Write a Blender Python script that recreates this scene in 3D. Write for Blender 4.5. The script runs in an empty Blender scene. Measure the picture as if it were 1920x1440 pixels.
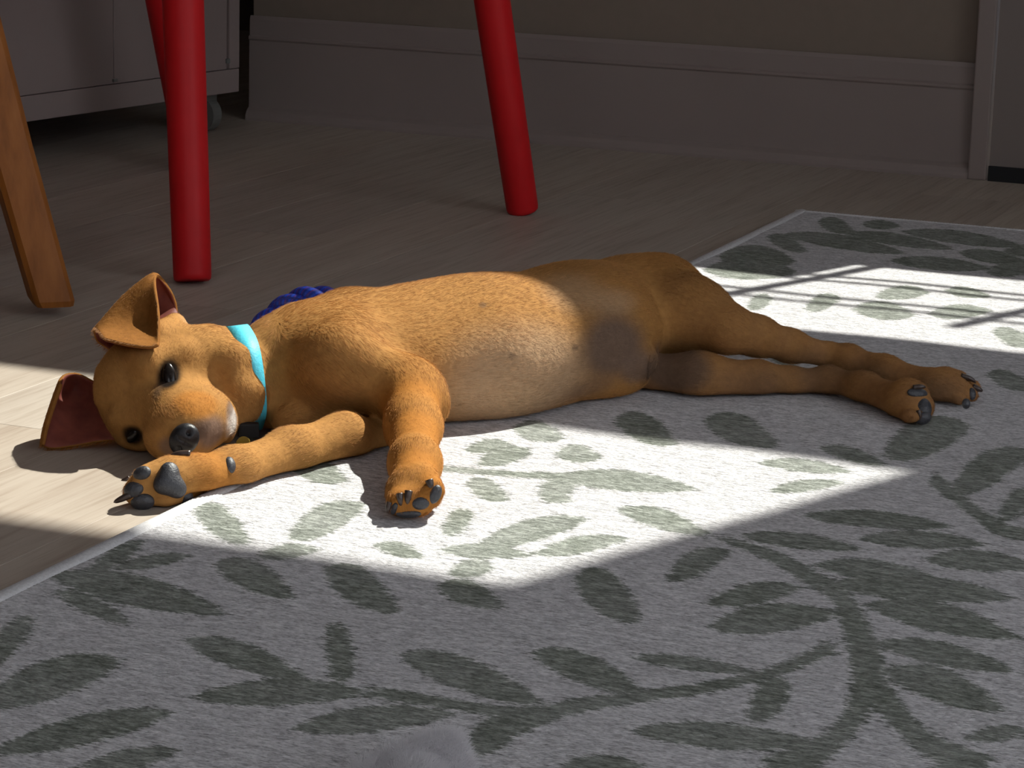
import bpy, bmesh, math, random
import numpy as np
from mathutils import Vector, Matrix
from mathutils.bvhtree import BVHTree

rng = np.random.default_rng(7)
random.seed(7)
S = bpy.context.scene
COL = S.collection

# ------------------------------------------------------------------ camera
F_PX, H = 4997.0, 0.45
PITCH, ROLL, YAW = (math.radians(a) for a in (12.749, 1.641, 21.948))
_cy, _sy = math.cos(YAW), math.sin(YAW)
FW = np.array([-_sy * math.cos(PITCH), _cy * math.cos(PITCH), -math.sin(PITCH)])
RT0 = np.array([_cy, _sy, 0.0])
UP0 = np.cross(RT0, FW)
RT = RT0 * math.cos(ROLL) + UP0 * math.sin(ROLL)
UP = -RT0 * math.sin(ROLL) + UP0 * math.cos(ROLL)
FH = np.array([-_sy, _cy, 0.0])
CAM = np.array([0.0, 0.0, H])

cam_data = bpy.data.cameras.new('camera')
cam_data.sensor_width = 36.0
cam_data.lens = F_PX / 1920 * 36.0
cam_data.clip_start = 0.05
cam = bpy.data.objects.new('camera', cam_data)
COL.objects.link(cam)
cam.matrix_world = Matrix(((RT[0], UP[0], -FW[0], 0), (RT[1], UP[1], -FW[1], 0), (RT[2], UP[2], -FW[2], H), (0, 0, 0, 1)))
S.camera = cam

# ------------------------------------------------------------------ light and exposure
S.view_settings.view_transform = 'Standard'
S.view_settings.look = 'None'
S.view_settings.gamma = 1.0
S.view_settings.exposure = 0.0
S.view_settings.use_curve_mapping = False
try:
    S.cycles.max_bounces = 8
    S.cycles.diffuse_bounces = 5
    S.cycles.transparent_max_bounces = 12
    S.cycles.use_denoising = True
    S.cycles.sample_clamp_indirect = 6.0
except Exception:
    pass
SUN_AZ, SUN_TAN = math.radians(21.2), 1.10       # from +Y towards +X; tan(elevation)
world = bpy.data.worlds.new('sky')
S.world = world
world.use_nodes = True
bg = world.node_tree.nodes['Background']
bg.inputs['Color'].default_value = (0.92, 0.92, 1.0, 1)
bg.inputs['Strength'].default_value = 2.5
sd = bpy.data.lights.new('sun', 'SUN')
sd.energy = 12.0
sd.angle = math.radians(0.53)
sd.color = (1.0, 0.955, 0.88)
sun = bpy.data.objects.new('sun', sd)
COL.objects.link(sun)
_sdir = Vector((math.sin(SUN_AZ), math.cos(SUN_AZ), SUN_TAN)).normalized()
sun.rotation_euler = _sdir.to_track_quat('Z', 'Y').to_euler()
ad = bpy.data.lights.new('rear_fill', 'AREA')  # added fill lamp, standing at the unseen rear window
ad.shape = 'RECTANGLE'; ad.size = 1.5; ad.size_y = 1.1; ad.energy = 2.0; ad.color = (0.92, 0.94, 1.0)
area = bpy.data.objects.new('rear_fill', ad)
COL.objects.link(area)
area.location = (0.35, -1.17, 1.5)
area.rotation_euler = (math.radians(90), 0, 0)     # looks along +Y

# ------------------------------------------------------------------ pixel to place
def ray(x, y):
    return FW + RT * (x - 960) / F_PX - UP * (y - 720) / F_PX
def P(x, y, z=0.0):
    d = ray(x, y)
    return CAM + d * ((z - H) / d[2])
def J(x, y, g):
    """point seen at (x, y) standing over the floor row g"""
    d = ray(x, y)
    return CAM + d * ((P(x, g) @ FH) / (d @ FH))
def pxm(q):
    """metres per pixel at q"""
    return float((np.asarray(q) - CAM) @ FW) / F_PX
def to_l(q):
    q = np.asarray(q)
    return np.stack([q @ RT0, q @ FH, q[..., 2]], -1)
def to_w(q):
    q = np.asarray(q)
    return q[..., :1] * RT0 + q[..., 1:2] * FH + q[..., 2:3] * np.array([0, 0, 1.0])

# ------------------------------------------------------------------ helpers
def tag(o, label=None, cat=None, group=None, kind=None):
    if label: o['label'] = label
    if cat: o['category'] = cat
    if group: o['group'] = group
    if kind: o['kind'] = kind
    return o
def empty(name, loc=(0, 0, 0)):
    o = bpy.data.objects.new(name, None)
    o.empty_display_size = 0.05
    COL.objects.link(o)
    o.location = tuple(loc)
    return o
def put(name, me, mat, parent=None, smooth=False):
    o = bpy.data.objects.new(name, me)
    COL.objects.link(o)
    if mat is not None and not me.materials: me.materials.append(mat)
    if smooth: me.polygons.foreach_set('use_smooth', [True] * len(me.polygons))
    if parent is not None:
        o.parent = parent
        o.location = tuple(-Vector(parent.location) if parent.parent is None else -(Vector(parent.location) + Vector(parent.parent.location)))
    return o
def mesh(name, verts, faces):
    me = bpy.data.meshes.new(name)
    me.from_pydata([tuple(map(float, v)) for v in verts], [], [tuple(f) for f in faces])
    me.update()
    return me
def bm_mesh(name, bm):
    me = bpy.data.meshes.new(name)
    bmesh.ops.recalc_face_normals(bm, faces=bm.faces[:])
    bm.to_mesh(me); bm.free()
    return me
def box(bm, lo, hi, bevel=0.0, xf=None):
    r = bmesh.ops.create_cube(bm, size=1.0)
    vs = r['verts']
    for v in vs:
        v.co = Vector([lo[i] + (v.co[i] + 0.5) * (hi[i] - lo[i]) for i in range(3)])
    if bevel:
        es = list({e for v in vs for e in v.link_edges})
        rb = bmesh.ops.bevel(bm, geom=es, offset=bevel, segments=2, affect='EDGES', profile=0.6)
        vs = list({v for f in rb['faces'] for v in f.verts} | {v for v in vs if v.is_valid})
    if xf is not None:
        allv = set(vs)
        for v in list(allv):
            for f in v.link_faces: allv.update(f.verts)
        for v in allv: v.co = xf @ v.co
def box_mesh(name, lo, hi, bevel=0.0, xf=None):
    bm = bmesh.new(); box(bm, lo, hi, bevel, xf)
    return bm_mesh(name, bm)
def frames(pts):
    pts = np.asarray(pts, float)
    t = np.gradient(pts, axis=0); t /= np.linalg.norm(t, axis=1)[:, None] + 1e-12
    n = np.cross(t[0], [0, 0, 1.0])
    if np.linalg.norm(n) < 1e-3: n = np.cross(t[0], [1.0, 0, 0])
    n /= np.linalg.norm(n); ns = [n]
    for i in range(1, len(pts)):
        n = ns[-1] - t[i] * (ns[-1] @ t[i]); n /= np.linalg.norm(n); ns.append(n)
    ns = np.array(ns)
    return t, ns, np.cross(t, ns)
def tube(name, pts, radii, seg=16, cap=True, round_end=0.0):
    pts = np.asarray(pts, float)
    radii = np.broadcast_to(np.asarray(radii, float), (len(pts),))
    t, n, b = frames(pts)
    V = []; Fc = []
    for i in range(len(pts)):
        for k in range(seg):
            a = 2 * math.pi * k / seg
            V.append(pts[i] + radii[i] * (math.cos(a) * n[i] + math.sin(a) * b[i]))
    for i in range(len(pts) - 1):
        for k in range(seg):
            k2 = (k + 1) % seg
            Fc.append((i * seg + k, i * seg + k2, (i + 1) * seg + k2, (i + 1) * seg + k))
    if cap:
        Fc.append(tuple(range(seg))[::-1]); Fc.append(tuple((len(pts) - 1) * seg + k for k in range(seg)))
    return mesh(name, V, Fc)
def catmull(pts, n=8):
    pts = np.asarray(pts, float)
    q = np.vstack([2 * pts[0] - pts[1], pts, 2 * pts[-1] - pts[-2]])
    out = []
    for i in range(1, len(q) - 2):
        for k in range(n):
            t = k / n
            out.append(0.5 * (2 * q[i] + (q[i + 1] - q[i - 1]) * t + (2 * q[i - 1] - 5 * q[i] + 4 * q[i + 1] - q[i + 2]) * t ** 2
                              + (-q[i - 1] + 3 * q[i] - 3 * q[i + 1] + q[i + 2]) * t ** 3))
    out.append(q[-2])
    return np.array(out)

# ------------------------------------------------------------------ materials
class NT:
    def __init__(s, name):
        s.m = bpy.data.materials.new(name); s.m.use_nodes = True
        s.t = s.m.node_tree; s.n = s.t.nodes; s.l = s.t.links
        s.out = s.n['Material Output']; s.p = s.n['Principled BSDF']
    def add(s, ty, **kw):
        n = s.n.new(ty)
        for k, v in kw.items():
            if hasattr(n, k): setattr(n, k, v)
            else: n.inputs[k].default_value = v
        return n
    def link(s, a, b): s.l.new(a, b)
    def noise(s, vec, scale, detail=4.0, rough=0.55, stretch=None):
        if stretch:
            mp = s.add('ShaderNodeMapping'); mp.inputs['Scale'].default_value = stretch
            s.link(vec, mp.inputs['Vector']); vec = mp.outputs[0]
        n = s.add('ShaderNodeTexNoise'); n.inputs['Scale'].default_value = scale
        n.inputs['Detail'].default_value = detail; n.inputs['Roughness'].default_value = rough
        s.link(vec, n.inputs['Vector'])
        return n.outputs['Fac']
    def ramp(s, fac, stops):
        r = s.add('ShaderNodeValToRGB')
        e = r.color_ramp.elements
        while len(e) < len(stops): e.new(0.5)
        for i, (p, c) in enumerate(stops):
            e[i].position = p; e[i].color = (*c, 1) if len(c) == 3 else c
        s.link(fac, r.inputs['Fac'])
        return r.outputs['Color']
    def mix(s, fac, a, b, mode='MIX'):
        n = s.add('ShaderNodeMix', data_type='RGBA', blend_type=mode)
        for sock, v in ((n.inputs[0], fac), (n.inputs[6], a), (n.inputs[7], b)):
            if hasattr(v, 'is_linked') or hasattr(v, 'links'): s.link(v, sock)
            elif isinstance(v, (int, float)): sock.default_value = v
            else: sock.default_value = (*v, 1)
        return n.outputs[2]
    def math(s, op, a, b=0.0, clamp=False):
        n = s.add('ShaderNodeMath', operation=op, use_clamp=clamp)
        for sock, v in ((n.inputs[0], a), (n.inputs[1], b)):
            if hasattr(v, 'links'): s.link(v, sock)
            else: sock.default_value = v
        return n.outputs[0]
    def bump(s, h, strength=0.3, dist=0.002):
        b = s.add('ShaderNodeBump'); b.inputs['Strength'].default_value = strength; b.inputs['Distance'].default_value = dist
        s.link(h, b.inputs['Height']); s.link(b.outputs[0], s.p.inputs['Normal'])
    def pos(s): return s.add('ShaderNodeNewGeometry').outputs['Position']
    def obj(s): return s.add('ShaderNodeTexCoord').outputs['Object']

def plain(name, col, rough=0.6, spec=0.5, metal=0.0, grain=None, bump=0.0):
    m = NT(name)
    m.p.inputs['Roughness'].default_value = rough
    m.p.inputs['Specular IOR Level'].default_value = spec
    m.p.inputs['Metallic'].default_value = metal
    if grain:
        f = m.noise(m.pos(), grain[0], 5)
        c = m.ramp(f, [(0.3, tuple(x * (1 - grain[1]) for x in col)), (0.7, tuple(min(1, x * (1 + grain[1])) for x in col))])
        m.link(c, m.p.inputs['Base Color'])
        if bump: m.bump(f, bump, 0.001)
    else:
        m.p.inputs['Base Color'].default_value = (*col, 1)
    return m.m

M = {}
M['wall'] = plain('wall_paint', (0.21, 0.165, 0.130), 0.7, 0.3, grain=(60, 0.03), bump=0.05)
M['trim'] = plain('trim_paint', (0.25, 0.20, 0.185), 0.45, 0.4, grain=(8, 0.03))
M['ceiling'] = plain('ceiling_paint', (0.6, 0.57, 0.53), 0.8, 0.2)
M['hall'] = plain('hall_paint', (0.10, 0.085, 0.06), 0.8, 0.2)
M['door'] = plain('door_paint', (0.20, 0.165, 0.15), 0.4, 0.4, grain=(6, 0.04))
M['rubber'] = plain('black_rubber', (0.012, 0.012, 0.013), 0.7, 0.3)
M['cabinet'] = plain('cabinet_laminate', (0.27, 0.215, 0.205), 0.45, 0.4, grain=(5, 0.04))
M['caster'] = plain('caster_plastic', (0.15, 0.15, 0.14), 0.4, 0.5)
M['red'] = plain('red_lacquer', (0.50, 0.009, 0.012), 0.5, 0.22, grain=(40, 0.05))
M['claw'] = plain('claw_horn', (0.05, 0.032, 0.026), 0.35, 0.5)
M['pad'] = plain('paw_pad_skin', (0.036, 0.036, 0.043), 0.42, 0.55, grain=(700, 0.25), bump=0.5)
M['nose'] = plain('nose_skin', (0.011, 0.011, 0.014), 0.42, 0.4, grain=(1200, 0.3), bump=0.25)
M['eye'] = plain('eye_wet', (0.008, 0.005, 0.004), 0.24, 0.35)
M['collar'] = plain('turquoise_webbing', (0.08, 0.55, 0.70), 0.55, 0.4, grain=(600, 0.08), bump=0.3)
M['yellow'] = plain('yellow_tag', (0.22, 0.14, 0.012), 0.4, 0.4)

def wood_floor():
    m = NT('oak_plank')
    oi = m.add('ShaderNodeObjectInfo')
    pos = m.pos()
    off = m.add('ShaderNodeVectorMath', operation='ADD')
    sc = m.add('ShaderNodeVectorMath', operation='SCALE'); sc.inputs['Scale'].default_value = 9.0
    cmb = m.add('ShaderNodeCombineXYZ'); m.link(oi.outputs['Random'], cmb.inputs[0]); m.link(oi.outputs['Random'], cmb.inputs[1])
    m.link(cmb.outputs[0], sc.inputs[0]); m.link(pos, off.inputs[0]); m.link(sc.outputs[0], off.inputs[1])
    v = off.outputs[0]
    g1 = m.noise(v, 1.0, 6, 0.6, (60, 3.2, 1))
    g2 = m.noise(v, 1.0, 4, 0.6, (240, 9, 1))
    g3 = m.noise(v, 1.0, 3, 0.5, (9, 1.6, 1))
    c = m.ramp(g1, [(0.28, (0.36, 0.300, 0.250)), (0.5, (0.425, 0.370, 0.318)), (0.75, (0.475, 0.423, 0.370))])
    c2 = m.ramp(g2, [(0.34, (0.80, 0.77, 0.74)), (0.52, (1, 1, 1))])
    c = m.mix(0.85, c, c2, 'MULTIPLY')
    c3 = m.ramp(g3, [(0.3, (0.92, 0.91, 0.90)), (0.7, (1.07, 1.06, 1.05))])
    c = m.mix(0.6, c, c3, 'MULTIPLY')
    tone = m.ramp(oi.outputs['Random'], [(0.0, (0.92, 0.89, 0.86)), (0.5, (0.98, 0.98, 0.98)), (1.0, (1.05, 1.03, 1.0))])
    c = m.mix(1.0, c, tone, 'MULTIPLY')
    m.link(c, m.p.inputs['Base Color'])
    m.p.inputs['Roughness'].default_value = 0.5
    m.p.inputs['Specular IOR Level'].default_value = 0.35
    m.bump(g2, 0.12, 0.0006)
    return m.m
M['floor'] = wood_floor()

def brown_wood():
    m = NT('walnut_stained_wood')
    g = m.noise(m.obj(), 1.0, 6, 0.6, (70, 70, 5))
    c = m.ramp(g, [(0.3, (0.19, 0.060, 0.010)), (0.55, (0.28, 0.095, 0.018)), (0.8, (0.34, 0.125, 0.028))])
    m.link(c, m.p.inputs['Base Color'])
    m.p.inputs['Roughness'].default_value = 0.5
    m.p.inputs['Specular IOR Level'].default_value = 0.2
    m.bump(g, 0.1, 0.0005)
    return m.m
M['brown'] = brown_wood()

def rug_mat():
    m = NT('rug_pile')
    at = m.add('ShaderNodeAttribute', attribute_name='leaf')
    pos = m.pos()
    n1 = m.noise(pos, 1.0, 5, 0.7, (110, 330, 110))        # heathered streaks along X
    n2 = m.noise(pos, 1.0, 3, 0.6, (330, 900, 330))
    n3 = m.noise(pos, 14.0, 3, 0.5)
    edge = m.math('MULTIPLY_ADD', n1, 0.016); edge.node.inputs[2].default_value = -0.008
    e2 = m.math('MULTIPLY_ADD', n2, 0.010); e2.node.inputs[2].default_value = -0.005
    sd_ = m.math('ADD', m.math('ADD', at.outputs['Fac'], edge), e2)
    mask = m.math('MULTIPLY_ADD', sd_, -260.0, True); mask.node.inputs[2].default_value = 0.5
    streak = m.ramp(n1, [(0.32, (0.42, 0.41, 0.425)), (0.48, (0.64, 0.625, 0.645)), (0.64, (0.82, 0.80, 0.82))])
    fine = m.ramp(n2, [(0.34, (0.50, 0.50, 0.50)), (0.5, (0.98, 0.98, 0.98)), (0.68, (1.2, 1.2, 1.2))])
    light = m.mix(0.8, streak, fine, 'MULTIPLY')
    lf = m.ramp(n1, [(0.32, (0.12, 0.130, 0.11)), (0.5, (0.235, 0.255, 0.22)), (0.66, (0.42, 0.44, 0.40))])
    dark = m.mix(0.8, lf, fine, 'MULTIPLY')
    mk = m.math('MULTIPLY', mask, m.math('MULTIPLY_ADD', n3, 0.5))
    mk.node.inputs[1].links[0].from_node.inputs[2].default_value = 0.66
    c = m.mix(m.math('MINIMUM', mk, 0.97), light, dark)
    m.link(c, m.p.inputs['Base Color'])
    m.p.inputs['Roughness'].default_value = 0.95
    m.p.inputs['Specular IOR Level'].default_value = 0.1
    m.bump(m.math('ADD', n1, m.math('MULTIPLY', n2, 0.6)), 0.8, 0.0035)
    return m.m
M['rug'] = rug_mat()
M['binding'] = plain('rug_binding_yarn', (0.56, 0.55, 0.56), 0.9, 0.1, grain=(500, 0.12), bump=0.4)
M['rugback'] = plain('rug_backing', (0.35, 0.33, 0.30), 0.9, 0.1)

def glass():
    m = NT('clear_glass')
    tr = m.add('ShaderNodeBsdfTransparent'); tr.inputs[0].default_value = (0.96, 0.98, 0.97, 1)
    gl = m.add('ShaderNodeBsdfGlossy'); gl.inputs['Roughness'].default_value = 0.02
    fr = m.add('ShaderNodeFresnel'); fr.inputs['IOR'].default_value = 1.25
    mx = m.add('ShaderNodeMixShader')
    m.link(fr.outputs[0], mx.inputs[0]); m.link(tr.outputs[0], mx.inputs[1]); m.link(gl.outputs[0], mx.inputs[2])
    m.link(mx.outputs[0], m.out.inputs['Surface'])
    return m.m
M['glass'] = glass()

def rope_mat():
    m = NT('blue_rope_yarn')
    at = m.add('ShaderNodeAttribute', attribute_name='yarn')
    w = m.math('FRACT', m.math('MULTIPLY', at.outputs['Fac'], 1.0))
    n = m.noise(m.pos(), 900, 2)
    c = m.ramp(w, [(0.0, (0.006, 0.022, 0.22)), (0.35, (0.016, 0.070, 0.62)), (0.62, (0.008, 0.035, 0.38)), (0.74, (0.18, 0.04, 0.18)), (0.82, (0.01, 0.03, 0.32))])
    c = m.mix(0.35, c, m.ramp(n, [(0.35, (0.4, 0.4, 0.4)), (0.65, (1.5, 1.5, 1.5))]), 'MULTIPLY')
    m.link(c, m.p.inputs['Base Color'])
    m.p.inputs['Roughness'].default_value = 0.55
    m.bump(w, 0.9, 0.001)
    return m.m
M['rope'] = rope_mat()

def coat_mat():
    m = NT('dog_coat_skin')
    at = m.add('ShaderNodeAttribute', attribute_name='coat')
    f = m.noise(m.pos(), 220, 4)
    c = m.mix(0.5, at.outputs['Color'], m.ramp(f, [(0.3, (0.7, 0.7, 0.7)), (0.7, (1.15, 1.15, 1.15))]), 'MULTIPLY')
    m.link(c, m.p.inputs['Base Color'])
    m.p.inputs['Roughness'].default_value = 0.8
    m.p.inputs['Specular IOR Level'].default_value = 0.04
    m.bump(f, 0.3, 0.0015)
    return m.m
M['coat'] = coat_mat()
def hair_mat(name, attr=None, col=None):
    m = NT(name)
    m.p.inputs['Roughness'].default_value = 0.62
    m.p.inputs['Specular IOR Level'].default_value = 0.22
    tr = m.add('ShaderNodeBsdfTranslucent')
    if attr:
        at = m.add('ShaderNodeAttribute', attribute_name=attr)
        m.link(at.outputs['Color'], m.p.inputs['Base Color']); m.link(at.outputs['Color'], tr.inputs['Color'])
    else:
        m.p.inputs['Base Color'].default_value = (*col, 1); tr.inputs['Color'].default_value = (*col, 1)
    mx = m.add('ShaderNodeMixShader'); mx.inputs[0].default_value = 0.22
    m.link(m.p.outputs[0], mx.inputs[1]); m.link(tr.outputs[0], mx.inputs[2])
    m.link(mx.outputs[0], m.out.inputs['Surface'])
    return m.m
M['hair'] = hair_mat('dog_hair', 'tint')
M['fluff'] = hair_mat('white_fluff', None, (0.72, 0.70, 0.72))
M['fluffcore'] = plain('white_fleece', (0.6, 0.58, 0.6), 0.95, 0.1, grain=(300, 0.1), bump=0.5)
def ear_in():
    m = NT('ear_inner_skin')
    f = m.noise(m.pos(), 90, 4)
    c = m.ramp(f, [(0.3, (0.13, 0.028, 0.020)), (0.7, (0.21, 0.052, 0.034))])
    m.link(c, m.p.inputs['Base Color'])
    m.p.inputs['Roughness'].default_value = 0.6
    m.p.inputs['Subsurface Weight'].default_value = 0.2
    m.p.inputs['Specular IOR Level'].default_value = 0.25
    m.p.inputs['Subsurface Radius'].default_value = (0.004, 0.0012, 0.0008)
    m.p.inputs['Subsurface Scale'].default_value = 1.0
    return m.m
M['earin'] = ear_in()

# ------------------------------------------------------------------ room
WY = 3.165            # face of the back wall
XL, XR, YB, ZC = -2.45, 1.6, -1.2, 2.6
WX0 = -1.66           # left end of the back wall: an open dark passage beyond it
DX0, DX1, DZ1 = -0.664, 0.235, 2.40   # door opening
WT = 0.12

floor = put('floor', box_mesh('floor', (XL - 0.1, YB - 0.1, -0.06), (XR + 0.1, WY + 1.3, -0.0095)), M['floor'])
floor['kind'] = 'structure'
PW, SEAM0 = 0.1159, -1.0545
def plank(x0, x1, y0, y1):
    e, t = 0.00015, 0.0002
    V = [(x0 + e, y0 + e, -0.010), (x1 - e, y0 + e, -0.010), (x1 - e, y1 - e, -0.010), (x0 + e, y1 - e, -0.010),
         (x0 + e, y0 + e, -t), (x1 - e, y0 + e, -t), (x1 - e, y1 - e, -t), (x0 + e, y1 - e, -t),
         (x0 + e + t, y0 + e + t, 0), (x1 - e - t, y0 + e + t, 0), (x1 - e - t, y1 - e - t, 0), (x0 + e + t, y1 - e - t, 0)]
    Fc = [(0, 1, 5, 4), (1, 2, 6, 5), (2, 3, 7, 6), (3, 0, 4, 7), (4, 5, 9, 8), (5, 6, 10, 9), (6, 7, 11, 10), (7, 4, 8, 11), (8, 9, 10, 11)]
    return mesh('plank', V, Fc)
i0 = math.floor((XL - SEAM0) / PW)
i1 = math.ceil((XR - SEAM0) / PW)
for i in range(i0, i1):
    xa, xb = SEAM0 + i * PW, SEAM0 + (i + 1) * PW
    y = YB - random.random() * 1.1
    while y < WY + 1.2:
        L = 1.22
        if y + L > YB:
            put('plank', plank(max(xa, XL), min(xb, XR), max(y, YB), min(y + L, WY + 1.2)), M['floor'], floor)
        y += L

def struct(name, me, mat):
    o = put(name, me, mat); o['kind'] = 'structure'; return o
bm = bmesh.new()
box(bm, (WX0, WY, 0), (DX0 - 0.012, WY + WT, ZC))
box(bm, (DX1 + 0.012, WY, 0), (XR, WY + WT, ZC))
box(bm, (DX0 - 0.012, WY, DZ1 + 0.012), (DX1 + 0.012, WY + WT, ZC))
struct('wall_back', bm_mesh('wall_back', bm), M['wall'])
ry0, ry1, rz0, rz1 = -0.3, 1.85, 0.12, 2.15         # wide glazed opening in the right wall, out of view
bm = bmesh.new()
box(bm, (XR, YB, 0), (XR + 0.1, ry0, ZC)); box(bm, (XR, ry1, 0), (XR + 0.1, WY + WT, ZC))
box(bm, (XR, ry0, 0), (XR + 0.1, ry1, rz0)); box(bm, (XR, ry0, rz1), (XR + 0.1, ry1, ZC))
struct('wall_right', bm_mesh('wall_right', bm), M['wall'])
bm = bmesh.new()
ym = (ry0 + ry1) / 2
for lo_, hi_ in (((ry0, rz0), (ry0 + 0.05, rz1)), ((ry1 - 0.05, rz0), (ry1, rz1)), ((ym - 0.04, rz0), (ym + 0.04, rz1)), ((ry0, rz0), (ry1, rz0 + 0.05)), ((ry0, rz1 - 0.05), (ry1, rz1))):
    box(bm, (XR + 0.03, lo_[0], lo_[1]), (XR + 0.07, hi_[0], hi_[1]))
w2 = struct('window_2', bm_mesh('window_2', bm), M['trim'])
put('pane', box_mesh('pane', (XR + 0.047, ry0 + 0.05, rz0 + 0.05), (XR + 0.053, ym - 0.04, rz1 - 0.05)), M['glass'], w2)
put('pane', box_mesh('pane', (XR + 0.047, ym + 0.04, rz0 + 0.05), (XR + 0.053, ry1 - 0.05, rz1 - 0.05)), M['glass'], w2)
struct('wall_left', box_mesh('wall_left', (XL - 0.1, YB, 0), (XL, WY + 1.2, ZC)), M['wall'])
bm = bmesh.new()
wx0, wx1, wz0, wz1 = -0.45, 1.15, 0.9, 2.1
box(bm, (XL, YB - 0.1, 0), (wx0, YB, ZC)); box(bm, (wx1, YB - 0.1, 0), (XR, YB, ZC))
box(bm, (wx0, YB - 0.1, 0), (wx1, YB, wz0)); box(bm, (wx0, YB - 0.1, wz1), (wx1, YB, ZC))
struct('wall_rear', bm_mesh('wall_rear', bm), M['wall'])
w1 = struct('window_1', box_mesh('window_1', (wx0 - 0.05, YB, wz0 - 0.05), (wx1 + 0.05, YB + 0.02, wz0)), M['trim'])
put('pane', box_mesh('pane', (wx0, YB - 0.055, wz0), (wx1, YB - 0.05, wz1)), M['glass'], w1)
bm = bmesh.new()
box(bm, (XL, WY + 1.1, 0), (WX0 + 0.1, WY + 1.2, ZC)); box(bm, (WX0, WY + WT, 0), (WX0 + 0.1, WY + 1.1, ZC))
struct('wall_passage', bm_mesh('wall_passage', bm), M['hall'])
bm = bmesh.new()
box(bm, (XL - 0.1, YB - 0.1, ZC), (XR + 0.1, WY + WT, ZC + 0.1)); box(bm, (XL - 0.1, WY + WT, ZC), (WX0 + 0.1, WY + 1.3, ZC + 0.1))
struct('ceiling', bm_mesh('ceiling', bm), M['ceiling'])

# baseboard: extruded profile (y out of the wall, z)
bh = 0.1375
prof = [(0.0, 0.0), (0.0225, 0.0), (0.0225, 0.0035), (0.0215, 0.0075), (0.0185, 0.0125), (0.0135, 0.0165), (0.0122, 0.0172), (0.0120, 0.105),
        (0.0140, 0.1075), (0.0140, 0.1105), (0.0108, 0.1125), (0.0106, 0.1325), (0.0090, bh), (0.0075, bh), (0.0030, bh - 0.006), (0.0, bh - 0.006)]
def extrude(name, prof, x0, x1):
    n = len(prof)
    V = [(x0, WY - a, z) for a, z in prof] + [(x1, WY - a, z) for a, z in prof]
    Fc = [(i, (i + 1) % n, n + (i + 1) % n, n + i) for i in range(n)] + [tuple(range(n))[::-1], tuple(range(n, 2 * n))]
    bm = bmesh.new(); bm.from_mesh(mesh('t', V, Fc))
    return bm_mesh(name, bm)
struct('baseboard_back', extrude('baseboard_back', prof, WX0, DX0 - 0.022), M['trim'])
struct('baseboard_right', extrude('baseboard_right', prof, DX1 + 0.022, XR), M['trim'])

# glazed door in the back wall; the sun comes in through its two openings
bm = bmesh.new()
box(bm, (DX0 - 0.022, WY - 0.0235, 0), (DX0, WY + WT, DZ1 + 0.022), 0.002)
box(bm, (DX1, WY - 0.022, 0), (DX1 + 0.022, WY + WT, DZ1 + 0.022), 0.002)
box(bm, (DX0, WY - 0.022, DZ1), (DX1, WY + WT, DZ1 + 0.022), 0.002)
struct('trim_1', bm_mesh('trim_1', bm), M['trim'])
DY0, DY1 = WY - 0.020, WY + 0.006          # thin slab
kz = SUN_TAN / math.cos(SUN_AZ)
def zy(Y): return (WY - Y) * kz            # height on the wall that shades floor row Y
def xg(X, Y): return X + (WY - Y) * math.tan(SUN_AZ)
GLA, GL, GR = -0.530, -0.600, xg(*(0.75 * np.array([-0.523, 2.312])))
z_a0, z_a1 = zy(0.75 * 3.318), zy(0.75 * 2.850)      # lower lite
z_b0, z_b1 = zy(0.75 * 2.308), zy(0.75 * 1.790)      # upper lite
g = 0.0025
bm = bmesh.new()
for lo, hi in (((DX0 + g, DY0, 0.018), (GL, DY1, DZ1 - g)), ((GR, DY0, 0.018), (DX1 - g, DY1, DZ1 - g)),
               ((GL, DY0, 0.018), (GR, DY1, z_a0)), ((GL, DY0, z_a0), (GLA, DY1, z_a1)), ((GL, DY0, z_a1), (GR, DY1, z_b0)), ((GL, DY0, z_b1), (GR, DY1, DZ1 - g))):
    box(bm, lo, hi)
door = struct('door_1', bm_mesh('door_1', bm), M['door'])
b1x = xg(*(0.75 * np.array([-0.93, 3.043]))); b2x = xg(*(0.75 * np.array([-0.651, 2.966])))
z_step = zy(0.75 * 3.185)
put('kick_panel', box_mesh('kick_panel', (GLA, DY0 + 0.004, z_a0), (b1x - 0.025, DY1 - 0.004, z_step)), M['door'], door)
for bx, ztop in ((b1x, zy(0.75 * 3.0)), (b2x, zy(0.75 * 2.96))):
    put('muntin', box_mesh('muntin', (bx - 0.007, WY - 0.006, z_a0), (bx + 0.007, WY + 0.006, ztop)), M['door'], door)
for Yr, hh in ((3.20, 0.0022), (3.165, 0.0018), (3.06, 0.0025), (3.02, 0.002)):
    zz = zy(0.75 * Yr)
    put('muntin', box_mesh('muntin', (b1x - 0.03 if Yr > 3.1 else GLA, WY - 0.004, zz - hh), (GR, WY + 0.004, zz + hh)), M['door'], door)
put('pane', box_mesh('pane', (GLA, WY + 0.008, z_a0), (GR, WY + 0.010, z_a1)), M['glass'], door)
put('pane', box_mesh('pane', (GL, WY + 0.008, z_b0), (GR, WY + 0.010, z_b1)), M['glass'], door)
put('sweep', box_mesh('sweep', (DX0 + g, DY0 - 0.004, 0.0), (DX1 - g, DY1, 0.018)), M['rubber'], door)
bm = bmesh.new()
bmesh.ops.create_uvsphere(bm, u_segments=20, v_segments=12, radius=0.028, matrix=Matrix.Translation((DX1 - 0.06, DY0 - 0.055, 0.92)))
bmesh.ops.create_cone(bm, cap_ends=True, segments=20, radius1=0.03, radius2=0.012, depth=0.045, matrix=Matrix.Translation((DX1 - 0.06, DY0 - 0.022, 0.92)) @ Matrix.Rotation(math.radians(90), 4, 'X'))
put('door_knob', bm_mesh('door_knob', bm), plain('satin_nickel', (0.55, 0.52, 0.48), 0.3, 0.5, 1.0), door, True)

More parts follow.
